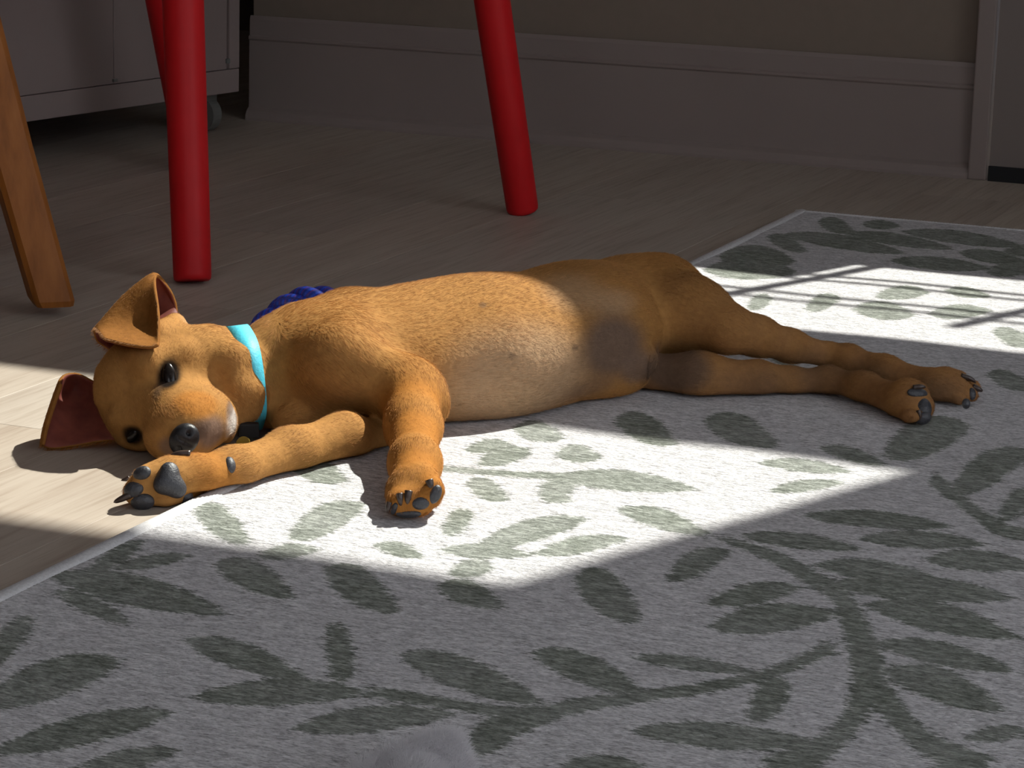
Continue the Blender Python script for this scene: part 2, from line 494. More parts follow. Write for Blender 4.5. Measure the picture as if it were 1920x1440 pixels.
# ------------------------------------------------------------------ rug
RZ = 0.004
RX0, RX1, RY0, RY1 = -0.790, 0.42, 0.70, 2.772
rug = empty('rug', (RX0, RY0, 0))
tag(rug, 'flat light grey rug printed with dark green leaf sprays, under the dog', 'rug')
cs = 0.005
nx, ny = int((RX1 - RX0 - 0.008) / cs), int((RY1 - RY0 - 0.006) / cs)
gx = np.linspace(RX0 + 0.008, RX1, nx + 1); gy = np.linspace(RY0, RY1 - 0.003, ny + 1)
GX, GY = np.meshgrid(gx, gy)

LEAVES = [  # end, end, half width in pixels
 (90,1078,430,1152,24),(100,1108,250,1172,15),(68,1153,-50,1270,26),(230,1238,-60,1330,30),(325,1335,-30,1415,23),(335,1408,110,1455,17),
 (340,1200,585,1277,21),(652,1180,622,1282,40),(360,1308,700,1296,20),(545,1367,860,1338,20),(746,1225,1025,1325,26),(400,1058,556,1120,24),
 (603,1068,752,1148,30),(818,1098,948,1138,20),(272,1012,150,1088,16),(210,1066,362,1042,11),(870,1412,985,1352,28),
 (1385,1003,1616,1031,12),(1522,1058,1765,1086,15),(1555,1093,1905,1124,20),(1622,1134,1915,1197,22),(1642,1204,1908,1262,19),(1655,1258,1888,1332,26),
 (1322,1132,1506,1100,17),(1327,1175,1572,1152,22),(1248,1086,1368,1034,20),(1076,1082,1205,1166,36),(993,1222,1212,1302,24),(1180,1230,1425,1262,11),
 (1484,1284,1400,1348,34),(1182,1370,1545,1397,20),(1055,1432,1235,1448,16),(860,1400,1075,1328,18),
 (1783,922,1930,845,28),(1868,978,1945,915,20),(1500,965,1792,990,13),(1608,1010,1852,1022,13),(1732,1049,1945,1062,16),(1533,838,1665,872,11),
 (1655,852,1822,798,30),(1318,788,1462,836,24),(1150,786,1272,832,22),(1808,1386,1935,1370,13),
 (1533,415,1602,434,9),(1468,438,1702,476,9),(1580,436,1792,468,7),(1688,434,1925,462,8),(1668,488,1862,504,8),(1438,443,1515,473,9),(1345,482,1492,490,15),
 (1318,506,1497,510,12),(1795,473,1932,494,8),(1848,511,1945,503,9),(1880,470,1960,478,6),(1615,420,1690,425,6),
 (1508,580,1578,558,13),(1598,580,1718,592,14),(1400,575,1450,560,12),(1640,555,1745,548,10),(1740,590,1860,583,11),(1860,620,1935,650,14),(1770,545,1860,555,8),
 (1430,650,1500,690,16),(1560,700,1640,705,12),(1850,700,1930,730,14),
 (536,868,652,902,20),(362,952,470,1020,26),(538,1010,688,948,24),(828,1000,890,962,20),(873,905,955,938,18),(893,868,1000,846,14),(870,845,960,832,10),
 (1010,930,1080,912,22),(1040,895,1310,918,16),(1010,912,1075,942,14),(890,1025,1105,972,18),(1160,955,1330,1002,16),(820,1030,1000,1042,12),(1000,1040,1180,1010,14),
 (1420,868,1600,885,10),(1440,920,1590,905,9),(1040,850,1130,858,14),(700,1020,800,1045,12),(840,1075,930,1062,14),(480,1045,600,1030,12),(960,805,1060,822,16),
]
STEMS = [  # polylines with half widths
 ([(1350,1008),(1460,1048),(1525,1085),(1575,1118),(1610,1190),(1626,1250),(1630,1290)],[6,12,15,20,28,34,34]),
 ([(1628,1285),(1590,1360),(1530,1410),(1440,1450)],[30,22,26,34]),
 ([(1635,1285),(1690,1350),(1745,1400),(1850,1450)],[28,22,24,32]),
 ([(1565,1210),(1460,1256),(1330,1288),(1180,1310),(1060,1330),(940,1372)],[16,11,11,12,15,14]),
 ([(690,1295),(830,1318),(960,1338),(1070,1330)],[12,11,11,12]),
 ([(1745,893),(1810,945),(1872,990),(1930,1003)],[14,12,13,12]),
 ([(800,875),(960,888),(1080,895),(1200,905)],[5,6,7,8]),
 ([(1330,1005),(1250,975),(1160,955)],[8,9,7]),
]
SDF = np.full(GX.shape, 0.2)
def poly_sdf(poly):
    poly = np.asarray(poly)
    lo, hi = poly.min(0) - 0.03, poly.max(0) + 0.03
    ix = slice(*np.searchsorted(gx, [lo[0], hi[0]])); iy = slice(*np.searchsorted(gy, [lo[1], hi[1]]))
    x, y = GX[iy, ix], GY[iy, ix]
    if x.size == 0: return
    d = np.full(x.shape, 1e9); ins = np.zeros(x.shape, bool)
    for a, b in zip(poly, np.roll(poly, -1, 0)):
        ex, ey = b - a
        px, py = x - a[0], y - a[1]
        t = np.clip((px * ex + py * ey) / (ex * ex + ey * ey + 1e-12), 0, 1)
        d = np.minimum(d, (px - t * ex) ** 2 + (py - t * ey) ** 2)
        c = ((a[1] <= y) != (b[1] <= y)) & (x < a[0] + (y - a[1]) * ex / (ey if abs(ey) > 1e-9 else 1e-9))
        ins ^= c
    d = np.sqrt(d); d[ins] *= -1
    SDF[iy, ix] = np.minimum(SDF[iy, ix], d)
def leaf_poly(x0, y0, x1, y1, w):
    c = np.array([x1 - x0, y1 - y0], float); L = np.hypot(*c)
    nrm = np.array([-c[1], c[0]]) / L
    nrm = np.array([nrm[0] * 0.5, math.copysign(max(abs(nrm[1]), 0.75), nrm[1] if abs(nrm[1]) > 1e-6 else 1)])
    up, dn = [], []
    for t in np.linspace(0, 1, 13):
        ww = (1.28 if y0 > 530 else 1.6) * w * (math.sin(math.pi * t ** 0.9) ** 0.75 if 0 < t < 1 else 0)
        c0 = np.array([x0, y0]) + c * t + np.array([0, -0.25 * w * math.sin(math.pi * t)])
        up.append(c0 + nrm * ww); dn.append(c0 - nrm * ww)
    return [P(a, b, RZ)[:2] for a, b in up + dn[::-1]]
for lf in LEAVES: poly_sdf(leaf_poly(*lf))
for pts, ws in STEMS:
    pts = np.array(pts, float); q = catmull(np.column_stack([pts, ws]), 6)
    t = np.gradient(q[:, :2], axis=0); t /= np.linalg.norm(t, axis=1)[:, None]
    n = np.column_stack([-t[:, 1], t[:, 0]])
    poly = np.vstack([q[:, :2] + n * q[:, 2:], (q[:, :2] - n * q[:, 2:])[::-1]])
    poly_sdf([P(a, b, RZ)[:2] for a, b in poly])
# the print goes on beyond the picture: it is repeated mirror-fashion to the right and towards the room
pa, pb, pc = P(1916, 405, RZ), P(1916, 1436, RZ), P(4, 1436, RZ)
def bil(x, y):
    fx = np.clip((x - gx[0]) / (gx[1] - gx[0]), 0, nx - 1.001); fy = np.clip((y - gy[0]) / (gy[1] - gy[0]), 0, ny - 1.001)
    i, j = fx.astype(int), fy.astype(int); u_, v_ = fx - i, fy - j
    return (SDF[j, i] * (1 - u_) + SDF[j, i + 1] * u_) * (1 - v_) + (SDF[j + 1, i] * (1 - u_) + SDF[j + 1, i + 1] * u_) * v_
yb = pb[1] + (GX - pb[0]) * (pc[1] - pb[1]) / (pc[0] - pb[0])
my = np.where(GY < yb, 2 * yb - GY, GY)
xb = pb[0] + (my - pb[1]) * (pa[0] - pb[0]) / (pa[1] - pb[1])
mx_ = np.where(GX > xb, 2 * xb - GX, GX)
SDF = np.where((GX > xb) | (GY < yb), bil(mx_, my), SDF)
ripple = 0.0005 * np.sin(GX * 31 + 3 * np.sin(GY * 7)) * np.sin(GY * 23)
V = np.column_stack([GX.ravel(), GY.ravel(), (RZ + ripple).ravel()])
ii = np.arange((nx + 1) * (ny + 1)).reshape(ny + 1, nx + 1)
Q = np.stack([ii[:-1, :-1], ii[:-1, 1:], ii[1:, 1:], ii[1:, :-1]], -1).reshape(-1, 4)
def np_mesh(name, V, Q, smooth=True):
    me = bpy.data.meshes.new(name)
    k = Q.shape[1]
    me.vertices.add(len(V)); me.vertices.foreach_set('co', np.ascontiguousarray(V, np.float32).ravel())
    me.loops.add(Q.size); me.loops.foreach_set('vertex_index', np.ascontiguousarray(Q, np.int32).ravel())
    me.polygons.add(len(Q)); me.polygons.foreach_set('loop_start', np.arange(0, Q.size, k, dtype=np.int32))
    me.update(calc_edges=True)
    if smooth: me.polygons.foreach_set('use_smooth', np.ones(len(Q), bool))
    return me
me = np_mesh('pile', V, Q)
a = me.attributes.new('leaf', 'FLOAT', 'POINT'); a.data.foreach_set('value', SDF.ravel().astype(np.float32))
put('pile', me, M['rug'], rug)
put('backing', box_mesh('backing', (RX0 + 0.006, RY0, 0.0002), (RX1, RY1 - 0.004, 0.0026)), M['rugback'], rug)
def binding(name, p0, p1, w, h):
    """overcast edge: a flattened roll with a rib for every stitch"""
    p0, p1 = np.array(p0), np.array(p1)
    L = np.linalg.norm(p1 - p0); n = int(L / 0.0016); d = (p1 - p0) / L; s = np.array([-d[1], d[0]])
    V, Fc = [], []; seg = 7
    for i in range(n + 1):
        rib = 1 + 0.10 * (i % 2)
        for k in range(seg):
            a = math.pi * k / (seg - 1)
            c = p0 + d * L * i / n + s * math.cos(a) * w
            V.append((c[0], c[1], 0.0002 + math.sin(a) ** 0.6 * h * rib))
    for i in range(n):
        for k in range(seg - 1):
            Fc.append((i * seg + k, i * seg + k + 1, (i + 1) * seg + k + 1, (i + 1) * seg + k))
    return mesh(name, V, Fc)
put('binding', binding('binding', (RX0 + 0.0065, RY0), (RX0 + 0.0065, RY1), 0.0065, 0.0052), M['binding'], rug, True)
put('binding', binding('binding', (RX0, RY1 - 0.003), (RX1, RY1 - 0.003), 0.0035, 0.0048), M['binding'], rug, True)

# ------------------------------------------------------------------ cabinet on casters
cr, cl = J(447, 172, 245), J(50, 228, 310)
cabz = 0.5 * (cr[2] + cl[2])
u = np.array([cr[0] - cl[0], cr[1] - cl[1], 0]); u /= np.linalg.norm(u)
v = np.array([-u[1], u[0], 0])                                     # away from the room
xfm = Matrix(((u[0], v[0], 0, cr[0]), (u[1], v[1], 0, cr[1]), (0, 0, 1, 0), (0, 0, 0, 1)))
cab = empty('rolling_cabinet', (cr[0], cr[1], 0))
tag(cab, 'pale wheeled cabinet with grooved doors standing in the dark corner', 'cabinet')
CW = 0.62
put('body', box_mesh('body', (-CW, 0.012, cabz), (0, 0.36, cabz + 0.62), 0.002, xfm), M['cabinet'], cab)
bm = bmesh.new()
put('bottom_rail', box_mesh('bottom_rail', (-CW, -0.0012, cabz), (0, 0.012, cabz + 0.030), 0.0015, xfm), M['cabinet'], cab)
for xa, xb, nm in ((-0.0225, 0.0, 'side_stile'), (-0.254, -0.0245, 'door'), (-0.485, -0.2545, 'door'), (-CW, -0.4875, 'door')):
    put(nm, box_mesh(nm, (xa, 0.0 if nm == 'door' else -0.002, cabz + 0.0306), (xb - 0.0007, 0.012, cabz + 0.617), 0.0012, xfm), M['cabinet'], cab)
put('catch', box_mesh('catch', (-0.0285, -0.003, cabz + 0.038), (-0.0215, 0.002, cabz + 0.044), 0.001, xfm), M['caster'], cab)
put('catch', box_mesh('catch', (-0.258, -0.003, cabz + 0.033), (-0.250, 0.002, cabz + 0.037), 0.001, xfm), M['caster'], cab)
def caster(x, y):
    bm = bmesh.new()
    r = cabz * 0.44
    m = xfm @ Matrix.Translation((x, y, r)) @ Matrix.Rotation(math.radians(90), 4, 'Y')
    bmesh.ops.create_cone(bm, cap_ends=True, segments=28, radius1=r, radius2=r, depth=0.018, matrix=m)
    wh = put('wheel', bm_mesh('wheel', bm), M['caster'], None, False)
    fork = box_mesh('fork', (x - 0.013, y - 0.012, cabz * 0.45), (x + 0.013, y + 0.016, cabz - 0.0005), 0.002, xfm)
    f = put('caster', fork, M['caster'], cab)
    wh.parent = f
for x, y in ((-0.034, 0.03), (-0.034, 0.32), (-CW + 0.035, 0.03), (-CW + 0.035, 0.32)): caster(x, y)

# ------------------------------------------------------------------ red chair with round legs
def leg_line(x0, y0, x1, y1, g1, ztop):
    a = P(x0, y0); b = J(x1, y1, g1)
    return a, a + (b - a) * (ztop / b[2])
ZS = 0.43
lA = leg_line(361, 533, 343, 0, 508, ZS)
lB = leg_line(980, 401, 922, 0, 412, ZS)
lD = leg_line(362, 318, 303, 0, 326, ZS)
ctr = (lA[0] + lD[0]) / 2
c4 = lA[0] + lD[0] - lB[0]
lC = (c4, lA[1] + lD[1] - lB[1])
chair = empty('red_chair', (ctr[0], ctr[1], 0))
tag(chair, 'red lacquered chair with slanting round tapered legs behind the dog', 'chair')
for a, b in (lA, lB, lD, lC):
    k = pxm(a)
    ts = np.array([0, 0.004, 0.012, 0.3, 0.7, 1.0]); rr = np.array([0.86, 0.97, 1.0, 1.06, 1.12, 1.15]) * 0.0172
    lg = put('leg', tube('leg', [a + (b - a) * t + np.array([0, 0, 0.003 * (1 - t)]) for t in ts], rr, 28), M['red'], chair, True)
    gl = put('glide', tube('glide', [a, a + np.array([0, 0, 0.0035])], 0.0135, 20), M['rubber'], chair)
    gl.parent = lg
tops = [lA[1], lB[1], lD[1], lC[1]]
sc = sum(tops) / 4
bm = bmesh.new()
V, Fc = [], []
for zi, (sx, dz) in enumerate(((1.0, 0.0), (1.06, 0.006), (1.08, 0.016), (1.04, 0.024), (0.9, 0.026), (0.5, 0.020), (0.0, 0.018))):
    for k in range(40):
        a = 2 * math.pi * k / 40
        r = 0.215 * sx / (abs(math.cos(a)) ** 3 + abs(math.sin(a)) ** 3) ** (1 / 3)
        V.append((sc[0] + r * math.cos(a), sc[1] + r * math.sin(a), ZS - 0.002 + dz))
for i in range(6):
    for k in range(40): Fc.append((i * 40 + k, i * 40 + (k + 1) % 40, (i + 1) * 40 + (k + 1) % 40, (i + 1) * 40 + k))
Fc.append(tuple(range(40))[::-1])
put('seat', mesh('seat', V, Fc), M['red'], chair, True)
bx = (lC[1] + lD[1]) / 2 - sc; bx[2] = 0; bx /= np.linalg.norm(bx); sx_ = np.array([-bx[1], bx[0], 0])
for s in (-1, 1):
    p0 = sc + bx * 0.19 + sx_ * 0.15 * s; p0[2] = ZS + 0.01
    put('back_post', tube('back_post', [p0, p0 + bx * 0.03 + [0, 0, 0.17], p0 + bx * 0.07 + [0, 0, 0.36]], [0.013, 0.012, 0.010], 16), M['red'], chair, True)
pts = [sc + bx * (0.255 + 0.03 * (1 - t * t)) + sx_ * 0.19 * t + [0, 0, 0.30 + ZS - sc[2]] for t in np.linspace(-1, 1, 11)]
V, Fc = [], []
for p in pts:
    for o, z in ((-0.008, -0.07), (0.008, -0.07), (0.012, 0.06), (-0.004, 0.06)): V.append(p + bx * o + np.array([0, 0, z]))
for i in range(10):
    for k in range(4): Fc.append((i * 4 + k, i * 4 + (k + 1) % 4, i * 4 + 4 + (k + 1) % 4, i * 4 + 4 + k))
Fc += [(0, 1, 2, 3), (43, 42, 41, 40)]
put('backrest', mesh('backrest', V, Fc), M['red'], chair)

# ------------------------------------------------------------------ brown wooden chair, one leg in view
f0 = P(99, 590)
t0 = J(-52, 47, 570)
def at_z(z): return f0 + (t0 - f0) * (z / t0[2])
e1 = (-0.72 * RT0 + 0.70 * FH); e2 = (-0.72 * RT0 - 0.70 * FH)
bch = empty('wooden_chair', tuple(f0))
tag(bch, 'brown stained wooden chair with a square tapered leg, left of the red chair', 'chair')
def sq_leg(name, foot, lean):
    rot = math.radians(22)
    ax = RT0 * math.cos(rot) + FH * math.sin(rot); ay = np.array([-ax[1], ax[0], 0])
    bm = bmesh.new()
    rings = []
    for t, w in ((0.0, 0.0155), (0.012, 0.0175), (0.33, 0.0190), (0.7, 0.0235), (1.0, 0.026)):
        c = foot + lean * t + np.array([0, 0, 0.009 * (1 - t)])
        ring = []
        for k in range(24):
            a = 2 * math.pi * (k + 0.5) / 24
            r = w / (abs(math.cos(a)) ** 7 + abs(math.sin(a)) ** 7) ** (1 / 7)
            ring.append(bm.verts.new(tuple(c + ax * r * math.cos(a) + ay * r * math.sin(a))))
        rings.append(ring)
    for r0, r1 in zip(rings, rings[1:]):
        for k in range(24): bm.faces.new((r0[k], r0[(k + 1) % 24], r1[(k + 1) % 24], r1[k]))
    bm.faces.new(rings[0][::-1]); bm.faces.new(rings[-1])
    lg = put(name, bm_mesh(name, bm), M['brown'], bch)
    gl = put('glide', tube('glide', [foot, foot + np.array([0, 0, 0.0095])], 0.0135, 20), M['rubber'], bch)
    gl.parent = lg
lean1 = at_z(0.42) - f0
for du, dl in ((np.zeros(3), lean1), (e1 * 0.45, None), (e2 * 0.45, None), ((e1 + e2) * 0.45, None)):
    foot = f0 + du
    if dl is None:
        cc = f0 + (e1 + e2) * 0.225
        dd = cc - foot; dd[2] = 0
        dl = dd * 0.3 + np.array([0, 0, 0.42])
    sq_leg('leg', foot, dl)
cc = f0 + (e1 + e2) * 0.225
xf = Matrix(((e1[0], e2[0], 0, cc[0]), (e1[1], e2[1], 0, cc[1]), (0, 0, 1, 0.425), (0, 0, 0, 1)))
put('seat', box_mesh('seat', (-0.20, -0.20, 0), (0.20, 0.20, 0.035), 0.008, xf), M['brown'], bch)
put('backrest', box_mesh('backrest', (0.17, -0.18, 0.25), (0.19, 0.18, 0.42), 0.006, xf), M['brown'], bch)
for s in (-1, 1):
    put('back_post', box_mesh('back_post', (0.168, 0.14 * s - 0.014, 0.03), (0.192, 0.14 * s + 0.014, 0.30), 0.004, xf), M['brown'], bch)

# ------------------------------------------------------------------ the dog: a blended distance field meshed as one surface
def LJ(x, y, g): return to_l(J(x, y, g))
RES = 0.0018
lo = np.array([-0.315, 1.50, -0.004]); hi = np.array([0.36, 2.10, 0.118])
NG = np.ceil((hi - lo) / RES).astype(int) + 1
AX = [lo[i] + RES * np.arange(NG[i]) for i in range(3)]
PR = []      # (group, kind, data, k, flow)
def cap(grp, a, ra, b, rb, k=0.012, flow=None):
    """tapered limb piece; a, b = (x, y, floor row), radii in pixels"""
    A, B = LJ(*a), LJ(*b)
    ra, rb = ra * pxm(to_w(A)), rb * pxm(to_w(B))
    PR.append((grp, 'cap', (A, B, ra, rb), k, (B - A) if flow is None else flow))
def ell(grp, c, semi, u=None, w=None, k=0.02, flow=None):
    """ellipsoid; semi in pixels along u (body axis), w (towards the viewer), third"""
    Cc = LJ(*c); s = np.array(semi, float) * pxm(to_w(Cc))
    u = np.array([1.0, 0, 0]) if u is None else np.asarray(u, float)
    u = u / np.linalg.norm(u)
    w = np.array([0, -1.0, 0]) if w is None else np.asarray(w, float)
    w = w - u * (w @ u); w /= np.linalg.norm(w)
    PR.append((grp, 'ell', (Cc, s, np.array([u, w, np.cross(u, w)])), k, u if flow is None else np.asarray(flow, float)))
TH = math.radians(34)
BU = np.array([math.cos(TH), math.sin(TH), 0]); BW = np.array([math.sin(TH), -math.cos(TH), 0])
BZ = np.array([0, 0, 1.0])
# trunk
ell('T', (600, 704, 806), (118, 150, 118), BU, BW)                 # chest front
ell('T', (700, 680, 785), (190, 192, 131), BU, BW, 0.025)          # ribs
ell('T', (865, 668, 764), (215, 210, 148), BU, BW, 0.025)          # belly barrel
ell('T', (985, 644, 744), (190, 185, 127), BU, BW, 0.025)          # loin
ell('T', (1095, 606, 718), (140, 165, 116), BU, BW, 0.03)          # flank
ell('T', (1180, 592, 690), (135, 140, 104), BU, BW, 0.03)           # pelvis
ell('T', (560, 786, 834), (50, 36, 36), BU, BW, 0.015)              # breast
ell('T', (1135, 690, 752), (92, 60, 66), BU, BW, 0.02)             # groin
cap('T', (1212, 676, 752), 22, (1165, 690, 752), 30, 0.008)        # sheath
cap('T', (1290, 560, 672), 18, (1400, 590, 645), 14, 0.02)         # root of the tail, behind the thigh
# neck
cap('T', (570, 694, 804), 94, (440, 722, 814), 80, 0.022, -BU)
cap('T', (500, 640, 788), 32, (560, 622, 785), 40, 0.02, -BU)
# near-side upper foreleg (the raised one)
cap('T', (650, 606, 775), 52, (618, 690, 822), 56, 0.02, np.array([0.3, -0.5, -0.8]))
cap('A', (650, 648, 812), 66, (630, 690, 834), 62, 0.02, np.array([0.5, -0.5, -0.6]))
cap('A', (632, 680, 832), 70, (764, 735, 842), 58, 0.02)
cap('A', (792, 742, 836), 34, (806, 762, 840), 25, 0.012)
# forearm
cap('U', (766, 732, 842), 56, (775, 800, 878), 50, 0.014)
cap('U', (775, 800, 876), 48, (778, 868, 934), 44, 0.012)
cap('U', (778, 868, 934), 45, (776, 912, 964), 45, 0.012)
ell('U', (812, 760, 840), (18, 22, 28), k=0.012, flow=(0, -0.5, -0.8))
ell('U', (776, 930, 972), (50, 42, 40), k=0.012, flow=(0, -0.7, -0.7))
for (x, y, r) in ((745, 938, 22), (766, 940, 26), (791, 935, 26), (813, 918, 22)):
    cap('U', (x * 0.5 + 388, y - 22, 965), 24, (x, y + 2, 985), r, 0.005, np.array([0, -0.6, -0.8]))
ell('U', (770, 962, 985), (34, 24, 18), k=0.006)
# lower foreleg lying on the floor
cap('L', (725, 825, 842), 40, (640, 826, 862), 46, 0.012, -BU)
cap('L', (648, 822, 864), 47, (545, 852, 887), 46, 0.012)
cap('L', (545, 852, 887), 46, (440, 884, 917), 42, 0.012)
cap('L', (440, 884, 917), 42, (380, 896, 932), 44, 0.012)
ell('L', (335, 903, 942), (66, 38, 46), u=LJ(290, 925, 950) - LJ(430, 880, 920), k=0.012)
for (x0, y0, x1, y1, r) in ((315, 880, 270, 892, 20), (300, 902, 254, 921, 24), (305, 925, 268, 945, 26), (330, 935, 310, 950, 24)):
    cap('L', (x0, y0, 938), 26, (x1, y1, 950), r, 0.006)
cap('L', (365, 866, 925), 14, (338, 860, 925), 9, 0.006)
# upper hind leg
cap('T', (1180, 560, 688), 66, (1240, 566, 692), 76, 0.02)
cap('T', (1235, 568, 696), 78, (1305, 590, 722), 66, 0.02)
cap('H', (1290, 588, 720), 66, (1362, 616, 736), 44, 0.012)
cap('H', (1362, 616, 736), 44, (1420, 630, 732), 35, 0.01)
cap('H', (1420, 630, 732), 35, (1480, 648, 728), 28, 0.01)
cap('H', (1480, 648, 728), 28, (1545, 664, 725), 23, 0.01)
cap('H', (1560, 664, 726), 20, (1590, 672, 730), 24, 0.008)
cap('H', (1590, 672, 730), 25, (1660, 695, 742), 24, 0.008)
cap('H', (1660, 695, 742), 25, (1745, 726, 760), 32, 0.012)
ell('H', (1775, 732, 762), (50, 44, 34), u=LJ(1800, 738, 766) - LJ(1700, 708, 750), k=0.012)
for (x, y, g, r) in ((1800, 708, 750, 14), (1822, 726, 758, 16), (1818, 744, 768, 17), (1798, 757, 774, 14)):
    cap('H', (1775, y - 2, 760), 18, (x, y, g), r, 0.005)
# lower hind leg
cap('G', (1215, 708, 736), 46, (1310, 710, 748), 46, 0.018)
cap('G', (1310, 710, 748), 46, (1420, 716, 750), 36, 0.012)
cap('G', (1420, 713, 746), 36, (1480, 719, 748), 28, 0.01)
cap('G', (1480, 719, 748), 28, (1545, 717, 750), 25, 0.01)
cap('G', (1556, 714, 750), 26, (1620, 728, 766), 27, 0.012)
cap('G', (1620, 728, 766), 27, (1690, 754, 792), 35, 0.012)
ell('G', (1706, 758, 796), (34, 42, 42), k=0.012)
for (x, y, g, r) in ((1722, 736, 792, 18), (1732, 763, 800, 21), (1728, 784, 806, 18), (1705, 784, 810, 16)):
    cap('G', (1700, y, 794), 22, (x, y, g), r, 0.006)
# head
sk, nz = LJ(305, 706, 825), LJ(362, 806, 862)
NV = (nz - sk) / np.linalg.norm(nz - sk)
SIDE = LJ(318, 702, 845) - LJ(248, 812, 845); SIDE /= np.linalg.norm(SIDE)
ell('E', (302, 710, 826), (110, 88, 92), u=np.array([1.0, 0, 0]), k=0.015, flow=-NV)
ell('E', (250, 745, 832), (62, 66, 84), k=0.02, flow=(-0.6, 0.2, 0.6))
ell('E', (338, 682, 818), (84, 80, 66), k=0.015, flow=(0.8, 0.3, 0.1))
ell('E', (388, 712, 825), (70, 72, 88), k=0.018, flow=(0.9, 0.3, -0.3))       # upper cheek
ell('E', (266, 806, 844), (46, 50, 50), k=0.018, flow=-NV)                    # lower cheek
cap('E', (318, 754, 840), 72, (356, 795, 870), 58, 0.014, -NV)
cap('E', (272, 742, 842), 30, (336, 802, 874), 40, 0.014, -NV)                 # bridge of the nose                 # muzzle
ell('E', (398, 782, 860), (40, 44, 46), k=0.018, flow=(0.8, 0.3, -0.1))       # upper lip
ell('E', (322, 826, 876), (46, 40, 34), k=0.018, flow=-NV)                    # lower lip side
ell('E', (426, 798, 852), (18, 28, 34), k=0.008, flow=(0.6, 0.2, -0.5))       # chin
cap('E', (276, 690, 850), 17, (262, 668, 844), 14, 0.010, np.array([-0.2, 0, 1.0]))
cap('E', (284, 676, 846), 21, (340, 664, 840), 18, 0.012, np.array([0.2, 0, 1.0]))   # brow
cap('E', (306, 764, 850), 14, (358, 752, 846), 18, 0.012, np.array([0.5, 0, -0.5]))  # under the eye
cap('E', (222, 786, 850), 16, (250, 790, 856), 14, 0.010)
cap('E', (196, 700, 830), 14, (192, 745, 836), 14, 0.006)                      # forehead wrinkle
for (xa, ya, ga, xb, yb, gb, r) in ((398, 640, 812, 432, 680, 833, 27), (432, 680, 833, 450, 735, 841, 25), (450, 735, 841, 448, 780, 843, 18), (430, 634, 805, 462, 680, 829, 19), (462, 680, 829, 474, 735, 837, 16), (474, 735, 837, 470, 775, 838, 12)):
    cap('E', (xa, ya, ga), r, (xb, yb, gb), r * 0.95, 0.013, np.array([0.5, 0.2, -0.8]))     # loose cheek folds
cap('E', (420, 652, 792), 32, (372, 655, 798), 38, 0.012, np.array([0.8, 0.2, 0.4]))
cap('E', (296, 632, 826), 22, (328, 606, 804), 20, 0.010, np.array([0.2, 0.2, 0.9]))   # root of the ear
CARVE = [((316, 712, 846), 11, 0.008), ((250, 817, 862), 11, 0.006)]
GK = {'T': 0, 'A': 0.011, 'E': 0.010, 'U': 0.016, 'L': 0.005, 'H': 0.014, 'G': 0.003}

def prim_eval(kind, data, p):
    if kind == 'cap':
        A, B, ra, rb = data
        ba = B - A; pa = p - A.astype(p.dtype)
        t = np.clip((pa @ ba.astype(p.dtype)) / float(ba @ ba), 0, 1)
        q = pa - t[..., None] * ba.astype(p.dtype)
        return np.sqrt((q * q).sum(-1)) - (ra + (rb - ra) * t)
    Cc, s, Rm = data
    q = (p - Cc.astype(p.dtype)) @ Rm.T.astype(p.dtype)
    k0 = np.sqrt(((q / s.astype(p.dtype)) ** 2).sum(-1)); k1 = np.sqrt(((q / (s * s).astype(p.dtype)) ** 2).sum(-1))
    return k0 * (k0 - 1) / (k1 + 1e-9)
def smin(a, b, k):
    if k <= 0: return np.minimum(a, b)
    h = np.maximum(k - np.abs(a - b), 0) / k
    return np.minimum(a, b) - h * h * k * 0.25
def bounds(kind, data):
    if kind == 'cap':
        A, B, ra, rb = data; r = max(ra, rb)
        return np.minimum(A, B) - r, np.maximum(A, B) + r
    Cc, s, Rm = data
    e = np.sqrt(((Rm * s[:, None]) ** 2).sum(0))
    return Cc - e, Cc + e
GR_ = {}
PAD = 0.030
for grp, kind, data, k, flow in PR:
    if grp not in GR_: GR_[grp] = np.full(NG, 0.05, np.float32)
    a, b = bounds(kind, data)
    i0 = np.clip(((a - PAD - lo) / RES).astype(int), 0, NG); i1 = np.clip(((b + PAD - lo) / RES).astype(int) + 2, 0, NG)
    sl = tuple(slice(i0[i], i1[i]) for i in range(3))
    p = np.stack(np.meshgrid(*[AX[i][sl[i]] for i in range(3)], indexing='ij'), -1).astype(np.float32)
    if p.size == 0: continue
    GR_[grp][sl] = smin(GR_[grp][sl], prim_eval(kind, data, p), k)
D = GR_['T']
for gname in ('A', 'U', 'H', 'G', 'L', 'E'):
    D = smin(D, GR_[gname], GK[gname])
for c, r, k in CARVE:
    Cc = LJ(*c); r = r * pxm(to_w(Cc))
    X, Y, Z = np.meshgrid(*[AX[i] - Cc[i] for i in range(3)], indexing='ij', sparse=True)
    dd = -(np.sqrt(X * X + Y * Y + Z * Z).astype(np.float32) - r)
    h = np.maximum(k - np.abs(D - dd), 0) / k
    D = np.maximum(D, dd) + h * h * k * 0.25
# the floor (and the rug) flatten what lies on it
Xw = AX[0][:, None] * RT0[0] + AX[1][None, :] * FH[0]
fl = np.where(Xw > RX0 - 0.003, np.where(Xw < RX0 + 0.016, RZ + 0.0028, RZ + 0.0018), 0.0006)
D = smin(D * 1.0, np.float32(1.0), 0)
dz = (fl[:, :, None] - AX[2][None, None, :]).astype(np.float32)
h = np.maximum(0.006 - np.abs(D - dz), 0) / 0.006
D = np.maximum(D, dz) + h * h * 0.006 * 0.25

